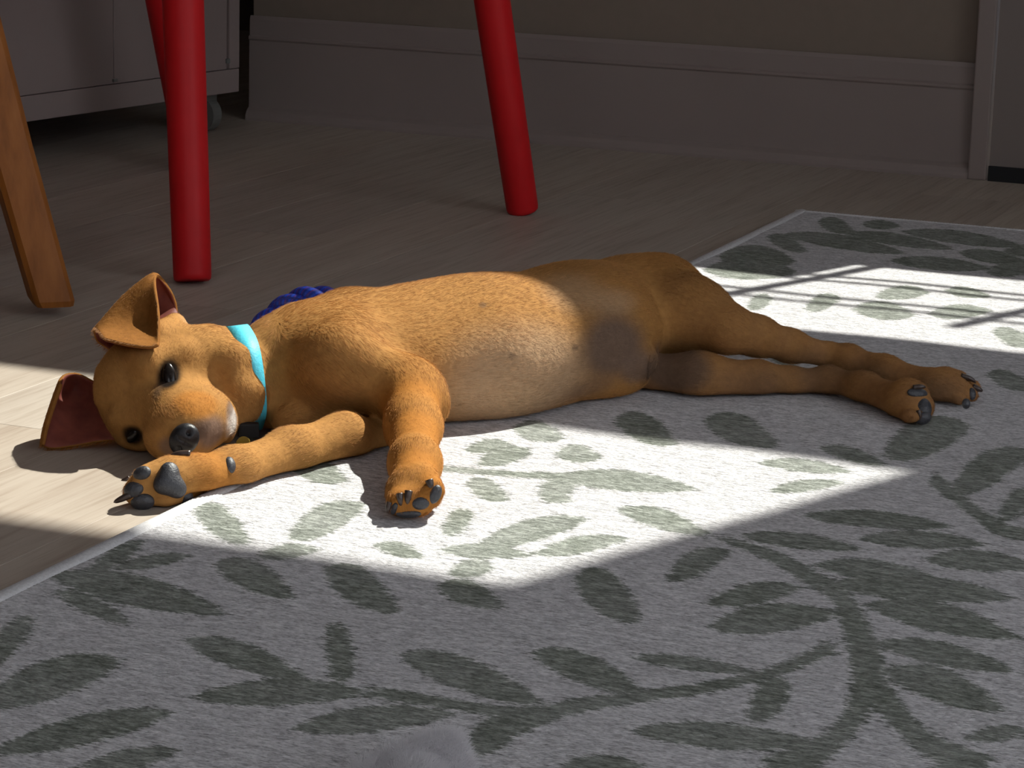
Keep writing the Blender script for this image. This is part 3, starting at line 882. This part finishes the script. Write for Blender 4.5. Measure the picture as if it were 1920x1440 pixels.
def surface_nets(D):
    sgn = D < 0
    n = np.array(D.shape)
    c = [sgn[i:n[0] - 1 + i, j:n[1] - 1 + j, k:n[2] - 1 + k] for i in (0, 1) for j in (0, 1) for k in (0, 1)]
    cnt = np.zeros(n - 1, np.uint8)
    for q in c: cnt += q
    act = (cnt > 0) & (cnt < 8)
    I = np.argwhere(act)
    idx = np.full(n - 1, -1, np.int32); idx[act] = np.arange(len(I))
    cor = np.array([(i, j, k) for i in (0, 1) for j in (0, 1) for k in (0, 1)])
    val = np.stack([D[I[:, 0] + a, I[:, 1] + b, I[:, 2] + cc_] for a, b, cc_ in cor], 1).astype(np.float64)
    acc = np.zeros((len(I), 3)); num = np.zeros(len(I))
    for e in range(8):
        for f in range(e + 1, 8):
            if np.abs(cor[e] - cor[f]).sum() != 1: continue
            va, vb = val[:, e], val[:, f]
            m = (va < 0) != (vb < 0)
            t = np.where(m, va / np.where(m, va - vb, 1), 0)
            acc[m] += (cor[e] + t[:, None] * (cor[f] - cor[e]))[m]; num[m] += 1
    V = lo + RES * (I + acc / num[:, None])
    Q = []
    for ax in range(3):
        b_, c_ = (ax + 1) % 3, (ax + 2) % 3
        s0 = [slice(None)] * 3; s1 = [slice(None)] * 3
        s0[ax] = slice(0, -1); s1[ax] = slice(1, None)
        A0, A1 = sgn[tuple(s0)], sgn[tuple(s1)]
        E = np.argwhere(A0 != A1)
        ok = (E[:, b_] > 0) & (E[:, c_] > 0) & (E[:, b_] < n[b_] - 1) & (E[:, c_] < n[c_] - 1)
        E = E[ok]
        def g_(db, dc):
            q = E.copy(); q[:, b_] += db; q[:, c_] += dc
            return idx[q[:, 0], q[:, 1], q[:, 2]]
        q = np.stack([g_(-1, -1), g_(0, -1), g_(0, 0), g_(-1, 0)], 1)
        fl_ = ~A0[E[:, 0], E[:, 1], E[:, 2]]
        q[fl_] = q[fl_][:, ::-1]
        Q.append(q)
    return V, np.vstack(Q)
VL, QD = surface_nets(D)
# light smoothing of the net
def smooth(V, Q, it, lam=0.5):
    e = np.vstack([Q[:, [0, 1]], Q[:, [1, 2]], Q[:, [2, 3]], Q[:, [3, 0]]])
    deg = np.bincount(e.ravel(), minlength=len(V)).astype(float)
    for _ in range(it):
        s = np.zeros_like(V)
        for i in range(3):
            s[:, i] = np.bincount(e[:, 0], V[e[:, 1], i], len(V)) + np.bincount(e[:, 1], V[e[:, 0], i], len(V))
        V = V + lam * (s / deg[:, None] - V)
    return V
VL = smooth(VL, QD, 3)
VW = to_w(VL)
# vertex normals
fn = np.cross(VW[QD[:, 2]] - VW[QD[:, 0]], VW[QD[:, 3]] - VW[QD[:, 1]])
NW = np.zeros_like(VW)
for k in range(4):
    for i in range(3): NW[:, i] += np.bincount(QD[:, k], fn[:, i], len(VW))
NW /= np.linalg.norm(NW, axis=1)[:, None] + 1e-12
# coat lie: blend of the pieces' directions
Wt = np.zeros(len(VL)); FL = np.zeros_like(VL)
gof = {}
for grp, kind, data, k, flow in PR:
    d = prim_eval(kind, data, VL)
    w = np.exp(-np.clip(d, 0, 1) / 0.006)
    f = np.asarray(flow, float); f = f / np.linalg.norm(f)
    FL += w[:, None] * f; Wt += w
    gof[grp] = np.maximum(gof.get(grp, 0), np.exp(-np.clip(d, 0, 1) / 0.004))
FLW = to_w(FL)
FLW -= NW * (FLW * NW).sum(1)[:, None]
FLW /= np.linalg.norm(FLW, axis=1)[:, None] + 1e-9

bvh = BVHTree.FromPolygons([Vector(v) for v in VW], [tuple(q) for q in QD])
def hit(x, y):
    d = Vector(ray(x, y)).normalized()
    r = bvh.ray_cast(Vector(CAM), d)
    if r[0] is None: return None, None
    return np.array(r[0]), np.array(r[1])
# coat colours: large patches (base colours of the hair and skin; hind legs with shade painted in)
TAN = np.array([0.43, 0.212, 0.066]); DEEP = np.array([0.41, 0.160, 0.031]); PALE = np.array([0.49, 0.325, 0.195])
SKIN = np.array([0.180, 0.118, 0.086]); DARK = np.array([0.018, 0.012, 0.009]); WHITE = np.array([0.66, 0.60, 0.56]); GREY = np.array([0.27, 0.175, 0.130])
HIND = np.array([0.34, 0.170, 0.070])
CO = np.tile(TAN, (len(VL), 1)); LEN = np.full(len(VL), 0.0060)
def zone(c, r, col, s=1.0, length=None, soft=0.5):
    Cc = LJ(*c) if len(c) == 3 else to_l(hit(*c)[0])
    r = np.asarray(r, float) * pxm(to_w(Cc))
    d = np.sqrt((((VL - Cc) / r) ** 2).sum(1))
    w = np.clip((1 - d) / soft, 0, 1); w = w * w * (3 - 2 * w) * s
    global CO, LEN
    CO = CO * (1 - w[:, None]) + np.asarray(col) * w[:, None]
    if length is not None: LEN = LEN * (1 - w) + length * w
def zone_grp(g, col, s, length=None):
    global CO, LEN
    w = np.clip(gof[g] * 1.0, 0, 1) * s
    CO = CO * (1 - w[:, None]) + np.asarray(col) * w[:, None]
    if length is not None: LEN = LEN * (1 - w) + length * w
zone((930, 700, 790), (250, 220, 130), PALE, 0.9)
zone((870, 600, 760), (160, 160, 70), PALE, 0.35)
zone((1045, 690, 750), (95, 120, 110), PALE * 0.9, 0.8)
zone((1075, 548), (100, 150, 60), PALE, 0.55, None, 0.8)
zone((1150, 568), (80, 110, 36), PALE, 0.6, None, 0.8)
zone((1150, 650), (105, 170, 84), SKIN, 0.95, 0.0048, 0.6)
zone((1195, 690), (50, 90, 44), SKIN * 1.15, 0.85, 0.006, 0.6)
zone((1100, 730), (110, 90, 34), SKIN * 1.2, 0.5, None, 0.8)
zone_grp('U', DEEP, 0.85, 0.0036)
zone_grp('L', TAN * 1.05, 0.8, 0.0036)
zone((360, 895, 930), (110, 90, 80), DEEP, 0.9)
zone_grp('H', HIND, 0.9, 0.0034); zone_grp('G', HIND * 0.95, 0.9, 0.0034)
zone((1265, 690), (90, 120, 60), SKIN * 0.8, 0.85)  # bare inner thigh, darkened further for the shade in the groin recess
for c, r in (((1420, 715, 748), (90, 90, 50)), ((1530, 705, 745), (90, 110, 70)), ((1620, 715, 755), (80, 110, 80)), ((1740, 745, 780), (110, 120, 80))):  # lower hind legs: local shade painted into the coat colour
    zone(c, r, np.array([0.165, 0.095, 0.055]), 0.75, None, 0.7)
zone((1320, 705, 745), (100, 90, 44), np.array([0.17, 0.105, 0.07]), 0.8, None, 0.7)  # lower thigh, its shade put into the coat colour
zone((1190, 520, 680), (160, 120, 60), HIND, 0.85)
zone_grp('E', TAN, 0.9, 0.0024)
zone((360, 640, 800), (110, 90, 70), PALE, 0.6)
zone((640, 660, 800), (90, 90, 70), PALE, 0.35)
zone((620, 720, 830), (90, 60, 60), PALE, 0.5)
zone((398, 812), (48, 60, 44), GREY, 0.95, 0.0016, 0.6)
zone((438, 792), (24, 50, 46), WHITE, 0.95, 0.0050, 0.6)
zone((372, 806), (30, 60, 26), GREY * 0.5, 0.8, 0.0012, 0.6)
zone((318, 838), (30, 60, 26), GREY * 0.8, 0.8, 0.0016, 0.6)
zone((432, 764), (10, 60, 26), GREY * 0.6, 0.8, 0.0012, 0.7)
zone((317, 706), (28, 60, 44), DARK, 1.0, 0.0008, 0.45)
zone((250, 816), (28, 60, 28), DARK, 1.0, 0.0008, 0.5)
zone((295, 735), (16, 60, 24), DARK * 5, 0.7, None, 0.9)
zone((370, 755), (60, 60, 36), DEEP * 1.1, 0.8)
for c in ((960, 668), (1078, 652), (905, 572)):
    zone(c, (9, 20, 7), SKIN * 0.6, 0.6)
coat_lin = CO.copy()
dog = empty('dog', tuple(P(760, 800)))
dog.location.z = 0
tag(dog, 'short-haired tan puppy lying stretched out on its side in the sun', 'dog')
me = np_mesh('body', VW, QD)
ca = me.attributes.new('coat', 'FLOAT_COLOR', 'POINT')
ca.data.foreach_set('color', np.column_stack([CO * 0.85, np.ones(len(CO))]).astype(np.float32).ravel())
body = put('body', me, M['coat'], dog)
NOHAIR = []          # (world point, radius)

# ---- eyes, nose, pads and claws
def blob(name, c, axes, mat, parent, seg=24, power=2.0):
    bm = bmesh.new(); bmesh.ops.create_uvsphere(bm, u_segments=seg, v_segments=seg // 2, radius=1.0)
    A = np.array(axes)
    for v in bm.verts:
        p = np.array(v.co)
        v.co = Vector(c + p @ A)
    return put(name, bm_mesh(name, bm), mat, parent, True)
def on_skin(x, y, n_blend=0.6):
    p, n = hit(x, y)
    if p is None: p, n = J(x, y, 900), -FW
    r = Vector(RT); 
    n = n / np.linalg.norm(n)
    a = RT - n * (RT @ n); a /= np.linalg.norm(a); b = np.cross(n, a)
    return p, n, a, b
def pad(x, y, w, hgt, ang, thick=0.45, name='paw_pad', mat='pad', sink=0.55):
    p, n, a, b = on_skin(x, y)
    k = pxm(p); c, s = math.cos(math.radians(ang)), math.sin(math.radians(ang))
    a2, b2 = a * c + b * s, -a * s + b * c
    t = thick * min(w, hgt) * k
    NOHAIR.append((p, 0.78 * max(w, hgt) * k))
    return blob(name, p - n * t * sink, (a2 * w * k, b2 * hgt * k, n * t), M[mat], dog)
def claw(x, y, dx, dy, L=26, r=6, out=0.5):
    p, n, a, b = on_skin(x, y)
    k = pxm(p); d = RT * dx - UP * dy; d /= np.linalg.norm(d)
    pts = [p - d * 0.2 * L * k + n * 0.0005, p + d * 0.3 * L * k + n * r * out * k, p + d * 0.7 * L * k + n * r * out * 0.8 * k, p + d * L * k - n * 0.1 * r * k]
    pts = catmull(pts, 4)
    rr = np.interp(np.linspace(0, 1, len(pts)), [0, 0.4, 0.8, 1], [1.0, 0.85, 0.5, 0.12]) * r * k
    put('claw', tube('claw', pts, rr, 10), M['claw'], dog, True)
def eye(x, y, w, hgt, ang):
    p, n, a, b = on_skin(x, y)
    n = 0.3 * n - 0.7 * FW; n /= np.linalg.norm(n)          # the ball looks out of the face
    a = RT - n * (RT @ n); a /= np.linalg.norm(a); b = np.cross(n, a)
    k = pxm(p); c, s_ = math.cos(math.radians(ang)), math.sin(math.radians(ang))
    a2, b2 = a * c + b * s_, -a * s_ + b * c
    blob('eye', p + n * 0.12 * w * k, (a2 * w * k, b2 * hgt * k, n * w * 0.60 * k), M['eye'], dog)
    NOHAIR.append((p, 0.62 * hgt * k))
eye(317, 709, 14, 30, 8)
eye(250, 816, 9, 17, -35)
# nose: leather pad with two nostrils
p, n, a, b = on_skin(345, 822)
k = pxm(p)
nose_p = p
nb_ = bmesh.new(); bmesh.ops.create_uvsphere(nb_, u_segments=40, v_segments=28, radius=1.0)
nd = to_w(NV) * 0.55 - FW * 0.6; nd /= np.linalg.norm(nd)
sd_ = to_w(SIDE); sd_ = sd_ - nd * (sd_ @ nd); sd_ /= np.linalg.norm(sd_); ud = np.cross(nd, sd_)
ctr_n = p + nd * 4 * k
for vv in nb_.verts:
    q = np.array(vv.co)
    # nostrils: dents left and right, open to the side
    for s in (-1, 1):
        dq = q - np.array([0.62 * s, 0.10, 0.76]); q = q * (1 - 0.36 * math.exp(-(dq @ dq) / 0.035))
    q[2] -= 0.10 * math.exp(-(q[0] ** 2) / 0.01) * max(q[2], 0)
    vv.co = Vector(ctr_n + sd_ * q[0] * 32 * k + ud * q[1] * 27 * k + nd * math.copysign(abs(q[2]) ** 0.88, q[2]) * 19 * k)
put('nose', bm_mesh('nose', nb_), M['nose'], dog, True)
NOHAIR.append((p, 34 * k))
# sole of the lower front paw: one three-lobed palm pad, four toe pads
def lobes(name, pts, k_px, mat='pad'):
    """several flattened lobes blended into one pad"""
    hs = [on_skin(x, y) for x, y, r, th in pts]
    kk = pxm(hs[0][0]); n = np.mean([h_[1] for h_ in hs], 0); n /= np.linalg.norm(n)
    a = RT - n * (RT @ n); a /= np.linalg.norm(a); b = np.cross(n, a); Bm = np.array([a, b, n])
    cs_ = [(h_[0] - n * th * kk * 0.3) @ Bm.T for h_, (x, y, r, th) in zip(hs, pts)]
    rs = [np.array([r * kk, r * kk, th * kk]) for x, y, r, th in pts]
    l_ = np.min([c - r for c, r in zip(cs_, rs)], 0) - 0.004; h2 = np.max([c + r for c, r in zip(cs_, rs)], 0) + 0.004
    global lo, RES
    sv = lo, RES
    lo, RES = l_, 0.0007
    ng = np.ceil((h2 - l_) / RES).astype(int) + 1
    p = np.stack(np.meshgrid(*[l_[i] + RES * np.arange(ng[i]) for i in range(3)], indexing='ij'), -1)
    d = np.full(ng, 0.05)
    for c, r in zip(cs_, rs):
        q = p - c; k0 = np.sqrt(((q / r) ** 2).sum(-1)); k1 = np.sqrt(((q / (r * r)) ** 2).sum(-1))
        d = smin(d, k0 * (k0 - 1) / (k1 + 1e-9), k_px * kk)
    v_, q_ = surface_nets(d)
    lo, RES = sv
    v_ = smooth(v_, q_, 2) @ Bm
    for h_, (x, y, r, th) in zip(hs, pts): NOHAIR.append((h_[0], 0.9 * r * kk))
    return put(name, np_mesh(name, v_, q_), M[mat], dog)
lobes('palm_pad', [(319, 884, 18, 15), (318, 903, 20, 17), (305, 910, 16, 13), (334, 917, 18, 16), (350, 932, 14, 12)], 16)
for a_ in ((264, 886, 18, 14, 15), (249, 917, 20, 16, 20), (267, 945, 23, 18, 0), (312, 951, 21, 16, 10)): pad(*a_, thick=0.75, name='toe_pad')
pad(433, 870, 12, 18, 10, thick=0.9, name='wrist_pad')
claw(240, 930, -1, 0.45, 30, 7); claw(250, 955, -1, 0.2, 30, 7); claw(240, 898, -1, 0.5, 18, 6); claw(350, 853, -1, 0.1, 34, 7)
# front of the other front paw
for a_ in ((817, 928, 12, 19, -25), (790, 945, 18, 13, 5), (766, 967, 24, 10, 5), (738, 955, 7, 15, -20)): pad(*a_, thick=0.7, name='toe_pad')
claw(806, 905, 0.3, 1, 20, 8); claw(766, 926, -0.1, 1, 24, 8); claw(750, 930, 0.1, 1, 20, 7); claw(731, 945, -0.2, 1, 18, 6)
# hind paws
for a_ in ((1735, 762, 16, 22, 0), (1722, 735, 22, 11, 10), (1733, 785, 16, 12, 20)): pad(*a_, thick=0.7, name='toe_pad')
claw(1716, 728, 1, -0.1, 20, 6); claw(1722, 773, 0.2, 1, 16, 5)
for a_ in ((1824, 738, 8, 12, 0), (1812, 757, 8, 10, 0)): pad(*a_, thick=0.7, name='toe_pad')
claw(1806, 708, 1, 0.4, 26, 6); claw(1826, 726, 1, 0.5, 18, 6)

# ---- ears: folded leather, hairy outside, bare pink inside
EARS = []
EARC = np.array([0.27, 0.112, 0.028])
def ear(rows, th, flip=False):
    """rows: control rows from the root to the free edge, each a list of (x, y, g)"""
    R = np.array([[J(*c) for c in r] for r in rows])               # rows x cols x 3
    R1 = np.array([catmull(r, 6) for r in R])                       # refine along the row
    R2 = np.array([catmull(R1[:, i], 7) for i in range(R1.shape[1])])  # cols x rows
    nc, nr = R2.shape[:2]
    G = R2.transpose(1, 0, 2)
    V = G.reshape(-1, 3)
    idx = np.arange(nr * nc).reshape(nr, nc)
    q = np.stack([idx[:-1, :-1], idx[:-1, 1:], idx[1:, 1:], idx[1:, :-1]], -1).reshape(-1, 4)
    if flip: q = q[:, ::-1]
    me = np_mesh('ear', V, q)
    me.materials.append(M['coat']); me.materials.append(M['earin'])
    ca = me.attributes.new('coat', 'FLOAT_COLOR', 'POINT')
    ca.data.foreach_set('color', np.tile(np.append(EARC * 0.85, 1), (len(V), 1)).astype(np.float32).ravel())
    o = put('ear', me, None, dog)
    md = o.modifiers.new('thick', 'SOLIDIFY'); md.thickness = th; md.offset = 0; md.material_offset = 1; md.material_offset_rim = 0
    sb = o.modifiers.new('soft', 'SUBSURF'); sb.levels = 1; sb.render_levels = 1
    EARS.append((V, q))
    return o
# upper ear: stands up from the skull and folds forward along its top-left edge
ear([
  [(332, 612, 806), (305, 640, 820), (262, 652, 826), (212, 662, 826)],
  [(333, 585, 800), (318, 575, 798), (262, 600, 800), (196, 652, 812)],
  [(322, 548, 798), (296, 535, 796), (245, 568, 798), (180, 640, 810)],
  [(298, 520, 800), (283, 516, 803), (232, 556, 806), (175, 622, 814)],
  [(292, 530, 812), (270, 548, 814), (228, 580, 816), (179, 619, 822)],
  [(298, 585, 832), (276, 602, 826), (236, 616, 828), (185, 625, 832)],
  [(299, 640, 848), (282, 640, 846), (240, 638, 846), (192, 634, 842)],
  [(297, 646, 854), (281, 652, 856), (242, 648, 854), (196, 637, 845)],
], 0.0026, flip=False)
# lower ear: stands open beside the head, its inside to the room
ear([
  [(196, 715, 830), (200, 745, 836), (212, 790, 842), (228, 826, 846)],
  [(176, 714, 818), (172, 745, 818), (176, 790, 832), (190, 828, 845)],
  [(146, 700, 814), (138, 735, 812), (134, 785, 828), (146, 836, 845)],
  [(122, 702, 818), (110, 740, 820), (96, 790, 834), (100, 842, 846)],
  [(112, 716, 826), (99, 752, 830), (84, 800, 840), (78, 836, 846)],
  [(116, 720, 830), (104, 754, 834), (89, 802, 843), (82, 835, 848)],
], 0.0028, flip=False)

# ---- fur: short strands, one curves object
def make_fur(name, roots, normals, dirs, lens, cols, mat, parent, rad, lift=0.10, npt=4, wild=0.08):
    n = len(roots)
    rn = rng.normal(size=(n, 3)) * wild
    d0 = dirs * 1.0 + normals * lift + rn
    d0 /= np.linalg.norm(d0, axis=1)[:, None]
    d1 = dirs * 1.0 + normals * 0.02 + rn * 1.2
    d1 /= np.linalg.norm(d1, axis=1)[:, None]
    pts = np.zeros((n, npt, 3))
    pts[:, 0] = roots - normals * 0.0004
    for i in range(1, npt):
        t = (i - 0.5) / (npt - 1)
        d = d0 * (1 - t) + d1 * t
        pts[:, i] = pts[:, i - 1] + d * (lens / (npt - 1))[:, None]
    fl = np.where(pts[..., 0] > RX0, RZ + 0.0006, 0.0006)
    pts[..., 2] = np.maximum(pts[..., 2], fl)
    cv = bpy.data.hair_curves.new(name)
    cv.add_curves([npt] * n)
    off = np.array(parent.location)
    cv.attributes['position'].data.foreach_set('vector', (pts - off).astype(np.float32).ravel())
    ra = cv.attributes.get('radius') or cv.attributes.new('radius', 'FLOAT', 'POINT')
    prof = np.interp(np.linspace(0, 1, npt), [0, 0.5, 1], [1.0, 0.8, 0.15])
    ra.data.foreach_set('value', (rad * np.tile(prof, n)).astype(np.float32))
    if cols is not None:
        ta = cv.attributes.new('tint', 'FLOAT_COLOR', 'CURVE')
        ta.data.foreach_set('color', np.column_stack([np.clip(cols, 0, 1), np.ones(n)]).astype(np.float32).ravel())
    cv.materials.append(mat)
    o = bpy.data.objects.new(name, cv); COL.objects.link(o)
    o.parent = parent
    o['kind'] = 'stuff'
    return o
def scatter(V, Q, n):
    tri = np.vstack([Q[:, [0, 1, 2]], Q[:, [0, 2, 3]]])
    ar = np.linalg.norm(np.cross(V[tri[:, 1]] - V[tri[:, 0]], V[tri[:, 2]] - V[tri[:, 0]]), axis=1)
    t = tri[rng.choice(len(tri), n, p=ar / ar.sum())]
    u_, v_ = rng.random(n), rng.random(n); m = u_ + v_ > 1; u_[m], v_[m] = 1 - u_[m], 1 - v_[m]
    return t, np.column_stack([1 - u_ - v_, u_, v_])
N_HAIR = 420000
t, bc = scatter(VW, QD, N_HAIR)
def ip(A): return (A[t] * (bc[..., None] if A.ndim > 1 else bc)).sum(1)
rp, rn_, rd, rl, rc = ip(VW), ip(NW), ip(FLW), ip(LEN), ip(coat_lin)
rn_ /= np.linalg.norm(rn_, axis=1)[:, None]
keep = rp[:, 2] > 0.0062
for p_, r_ in NOHAIR: keep &= ((rp - p_) ** 2).sum(1) > r_ * r_
rp, rn_, rd, rl, rc = rp[keep], rn_[keep], rd[keep], rl[keep], rc[keep]
# soft tufting so that the lie of the coat wanders
ph = rp @ np.array([[210., 95., 60.], [-80., 190., 120.], [60., -70., 230.]])
wob = np.stack([np.sin(ph[:, 0]) * np.cos(ph[:, 1] * 0.7), np.sin(ph[:, 1]) * np.cos(ph[:, 2] * 0.8), np.sin(ph[:, 2] + ph[:, 0] * 0.5)], 1) * 0.07
rd = rd + wob - rn_ * (wob * rn_).sum(1)[:, None]
rd /= np.linalg.norm(rd, axis=1)[:, None] + 1e-9
br = np.exp(rng.normal(size=len(rp)) * 0.20) * (1 + 0.12 * np.sin(ph[:, 0] * 0.31) * np.sin(ph[:, 1] * 0.23))
rl = rl * (0.75 + 0.5 * rng.random(len(rp)))
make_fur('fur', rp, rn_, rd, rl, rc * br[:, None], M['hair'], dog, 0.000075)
er, en, ed, el, ec = [], [], [], [], []
for V_, q_ in EARS:
    t, bc = scatter(V_, q_, 9000)
    f_ = np.cross(V_[t[:, 1]] - V_[t[:, 0]], V_[t[:, 2]] - V_[t[:, 0]]); f_ /= np.linalg.norm(f_, axis=1)[:, None] + 1e-12
    pp = ip(V_)
    er.append(pp + f_ * 0.0013); en.append(f_)
    d_ = V_[-1] - V_[0]; d_ = d_ / np.linalg.norm(d_); dd = np.tile(d_, (len(pp), 1)); dd -= f_ * (dd * f_).sum(1)[:, None]
    ed.append(dd / (np.linalg.norm(dd, axis=1)[:, None] + 1e-9)); el.append(np.full(len(pp), 0.0030) * (0.7 + 0.6 * rng.random(len(pp))))
    ec.append(EARC * np.exp(rng.normal(size=(len(pp), 1)) * 0.18))
make_fur('ear_fur', np.vstack(er), np.vstack(en), np.vstack(ed), np.concatenate(el), np.vstack(ec), M['hair'], dog, 0.00010)

# ------------------------------------------------------------------ collar
collar = empty('dog_collar', tuple(J(468, 690, 806)))
tag(collar, 'turquoise webbing collar with a black buckle round the dog\'s neck', 'collar')
cA, cB = J(530, 700, 808), J(430, 712, 812)
axd = (cB - cA) / np.linalg.norm(cB - cA)
cc0 = J(455, 710, 810)
s1 = np.cross(axd, [0, 0, 1.0]); s1 /= np.linalg.norm(s1); s2 = np.cross(s1, axd)
ringp = []
for kk in range(64):
    a = 2 * math.pi * kk / 64
    d = s1 * math.cos(a) + s2 * math.sin(a)
    r = bvh.ray_cast(Vector(cc0 + d * 0.15), Vector(-d))
    rad = 0.036
    if r[0] is not None: rad = min(0.044, max(0.028, np.linalg.norm(np.array(r[0]) - cc0)))
    ringp.append(rad)
ringp = np.array(ringp)
for _ in range(6): ringp = 0.5 * ringp + 0.25 * (np.roll(ringp, 1) + np.roll(ringp, -1))
V, Fc = [], []
hw, tk = 0.0075, 0.0016
for kk in range(64):
    a = 2 * math.pi * kk / 64
    d = s1 * math.cos(a) + s2 * math.sin(a)
    for o_, r_ in ((-hw, 0.0018), (hw, 0.0018), (hw, 0.0018 + tk), (-hw, 0.0018 + tk)):
        q = cc0 + d * (ringp[kk] + r_) + axd * o_
        q[2] = max(q[2], 0.001 + r_ * 0.3)
        V.append(q)
for kk in range(64):
    k2 = (kk + 1) % 64
    for j in range(4): Fc.append((kk * 4 + j, kk * 4 + (j + 1) % 4, k2 * 4 + (j + 1) % 4, k2 * 4 + j))
put('strap', mesh('strap', V, Fc), M['collar'], collar, True)
bk = J(466, 806, 848)
bm = bmesh.new()
box(bm, (-0.007, -0.004, -0.005), (0.007, 0.004, 0.005), 0.0015, Matrix.Translation(Vector(bk)) @ Matrix.Rotation(0.5, 4, 'Z'))
put('buckle', bm_mesh('buckle', bm), M['rubber'], collar)
tg = J(456, 832, 866)
bm = bmesh.new()
bmesh.ops.create_cone(bm, cap_ends=True, segments=24, radius1=0.005, radius2=0.005, depth=0.0018, matrix=Matrix.Translation(Vector(tg)) @ Matrix.Rotation(1.0, 4, 'X'))
put('tag', bm_mesh('tag', bm), M['yellow'], collar)

# ------------------------------------------------------------------ rope toy behind the dog
rope = empty('rope_toy', tuple(P(560, 712)))
tag(rope, 'blue twisted rope dog toy lying behind the dog\'s shoulder', 'dog toy')
path = catmull([J(455, 690, 712), J(478, 630, 712), J(510, 594, 712), J(550, 566, 712), J(592, 557, 714), J(632, 568, 716), J(668, 606, 718), J(690, 690, 720)], 14)
km = pxm(path[0])
tt, nn, bb = frames(path)
arc = np.concatenate([[0], np.cumsum(np.linalg.norm(np.diff(path, axis=0), axis=1))])
for s in range(3):
    a = 2 * math.pi * (arc / (132 * km) + s / 3)
    pts = path + (nn * np.cos(a)[:, None] + bb * np.sin(a)[:, None]) * 10.5 * km
    pts[:, 2] = np.maximum(pts[:, 2], 12.5 * km)
    me = tube('strand', pts, 12.2 * km, 20)
    at = me.attributes.new('yarn', 'FLOAT', 'POINT')
    vals = np.zeros(len(me.vertices))
    for i in range(len(pts)):
        for k in range(20): vals[i * 20 + k] = 3 * k / 20 * 1.0 + arc[i] / (9 * km) * 0.9
    at.data.foreach_set('value', vals.astype(np.float32))
    put('strand', me, M['rope'], rope, True)

# ------------------------------------------------------------------ white fluffy toy at the near edge
fz = empty('plush_toy', tuple(P(800, 1455)))
tag(fz, 'white fluffy plush toy poking in at the near edge of the rug', 'plush toy')
def fluff_body():
    bm = bmesh.new()
    for (x, y, g_, r) in ((835, 1405, 1452, 34), (800, 1428, 1462, 42), (745, 1448, 1470, 46), (690, 1475, 1482, 46), (850, 1450, 1470, 40), (780, 1490, 1500, 60)):
        c = J(x, y, g_)
        bmesh.ops.create_icosphere(bm, subdivisions=3, radius=r * pxm(c), matrix=Matrix.Translation(Vector(c)))
    for v_ in bm.verts: v_.co.z = max(v_.co.z, RZ + 0.0006)
    return bm_mesh('body', bm)
fm = fluff_body()
fb = put('body', fm, M['fluffcore'], fz, True)
rm = fb.modifiers.new('join', 'REMESH'); rm.mode = 'VOXEL'; rm.voxel_size = 0.003
dg = bpy.context.evaluated_depsgraph_get(); dg.update()
ev = fb.evaluated_get(dg); em = bpy.data.meshes.new_from_object(ev)
FV = np.zeros(len(em.vertices) * 3, np.float32); em.vertices.foreach_get('co', FV); FV = FV.reshape(-1, 3).astype(float) + np.array(fb.matrix_world.translation)
if np.abs(fb.matrix_world.translation).max() == 0: pass
FQ = np.array([list(p.vertices)[:4] if len(p.vertices) >= 4 else list(p.vertices) + [p.vertices[-1]] for p in em.polygons])
bpy.data.meshes.remove(em)
FVs = smooth(FV, FQ, 6)
fb.modifiers.clear()
me = np_mesh('body', FVs, FQ); me.materials.append(M['fluffcore'])
old = fb.data; fb.data = me; bpy.data.meshes.remove(old)
t, bc = scatter(FVs, FQ, 14000)
fr_ = ip(FVs); fnn = np.cross(FVs[t[:, 1]] - FVs[t[:, 0]], FVs[t[:, 2]] - FVs[t[:, 0]]); fnn /= np.linalg.norm(fnn, axis=1)[:, None] + 1e-12
cen = FVs.mean(0); sg = np.sign(((fr_ - cen) * fnn).sum(1)); fnn *= np.where(sg == 0, 1, 1)[:, None]
make_fur('fluff', fr_, fnn, np.tile(np.array([0.3, 0.3, 0.4]), (len(fr_), 1)), np.full(len(fr_), 0.008), None, M['fluff'], fz, 0.00009, lift=0.9, npt=5, wild=0.7)
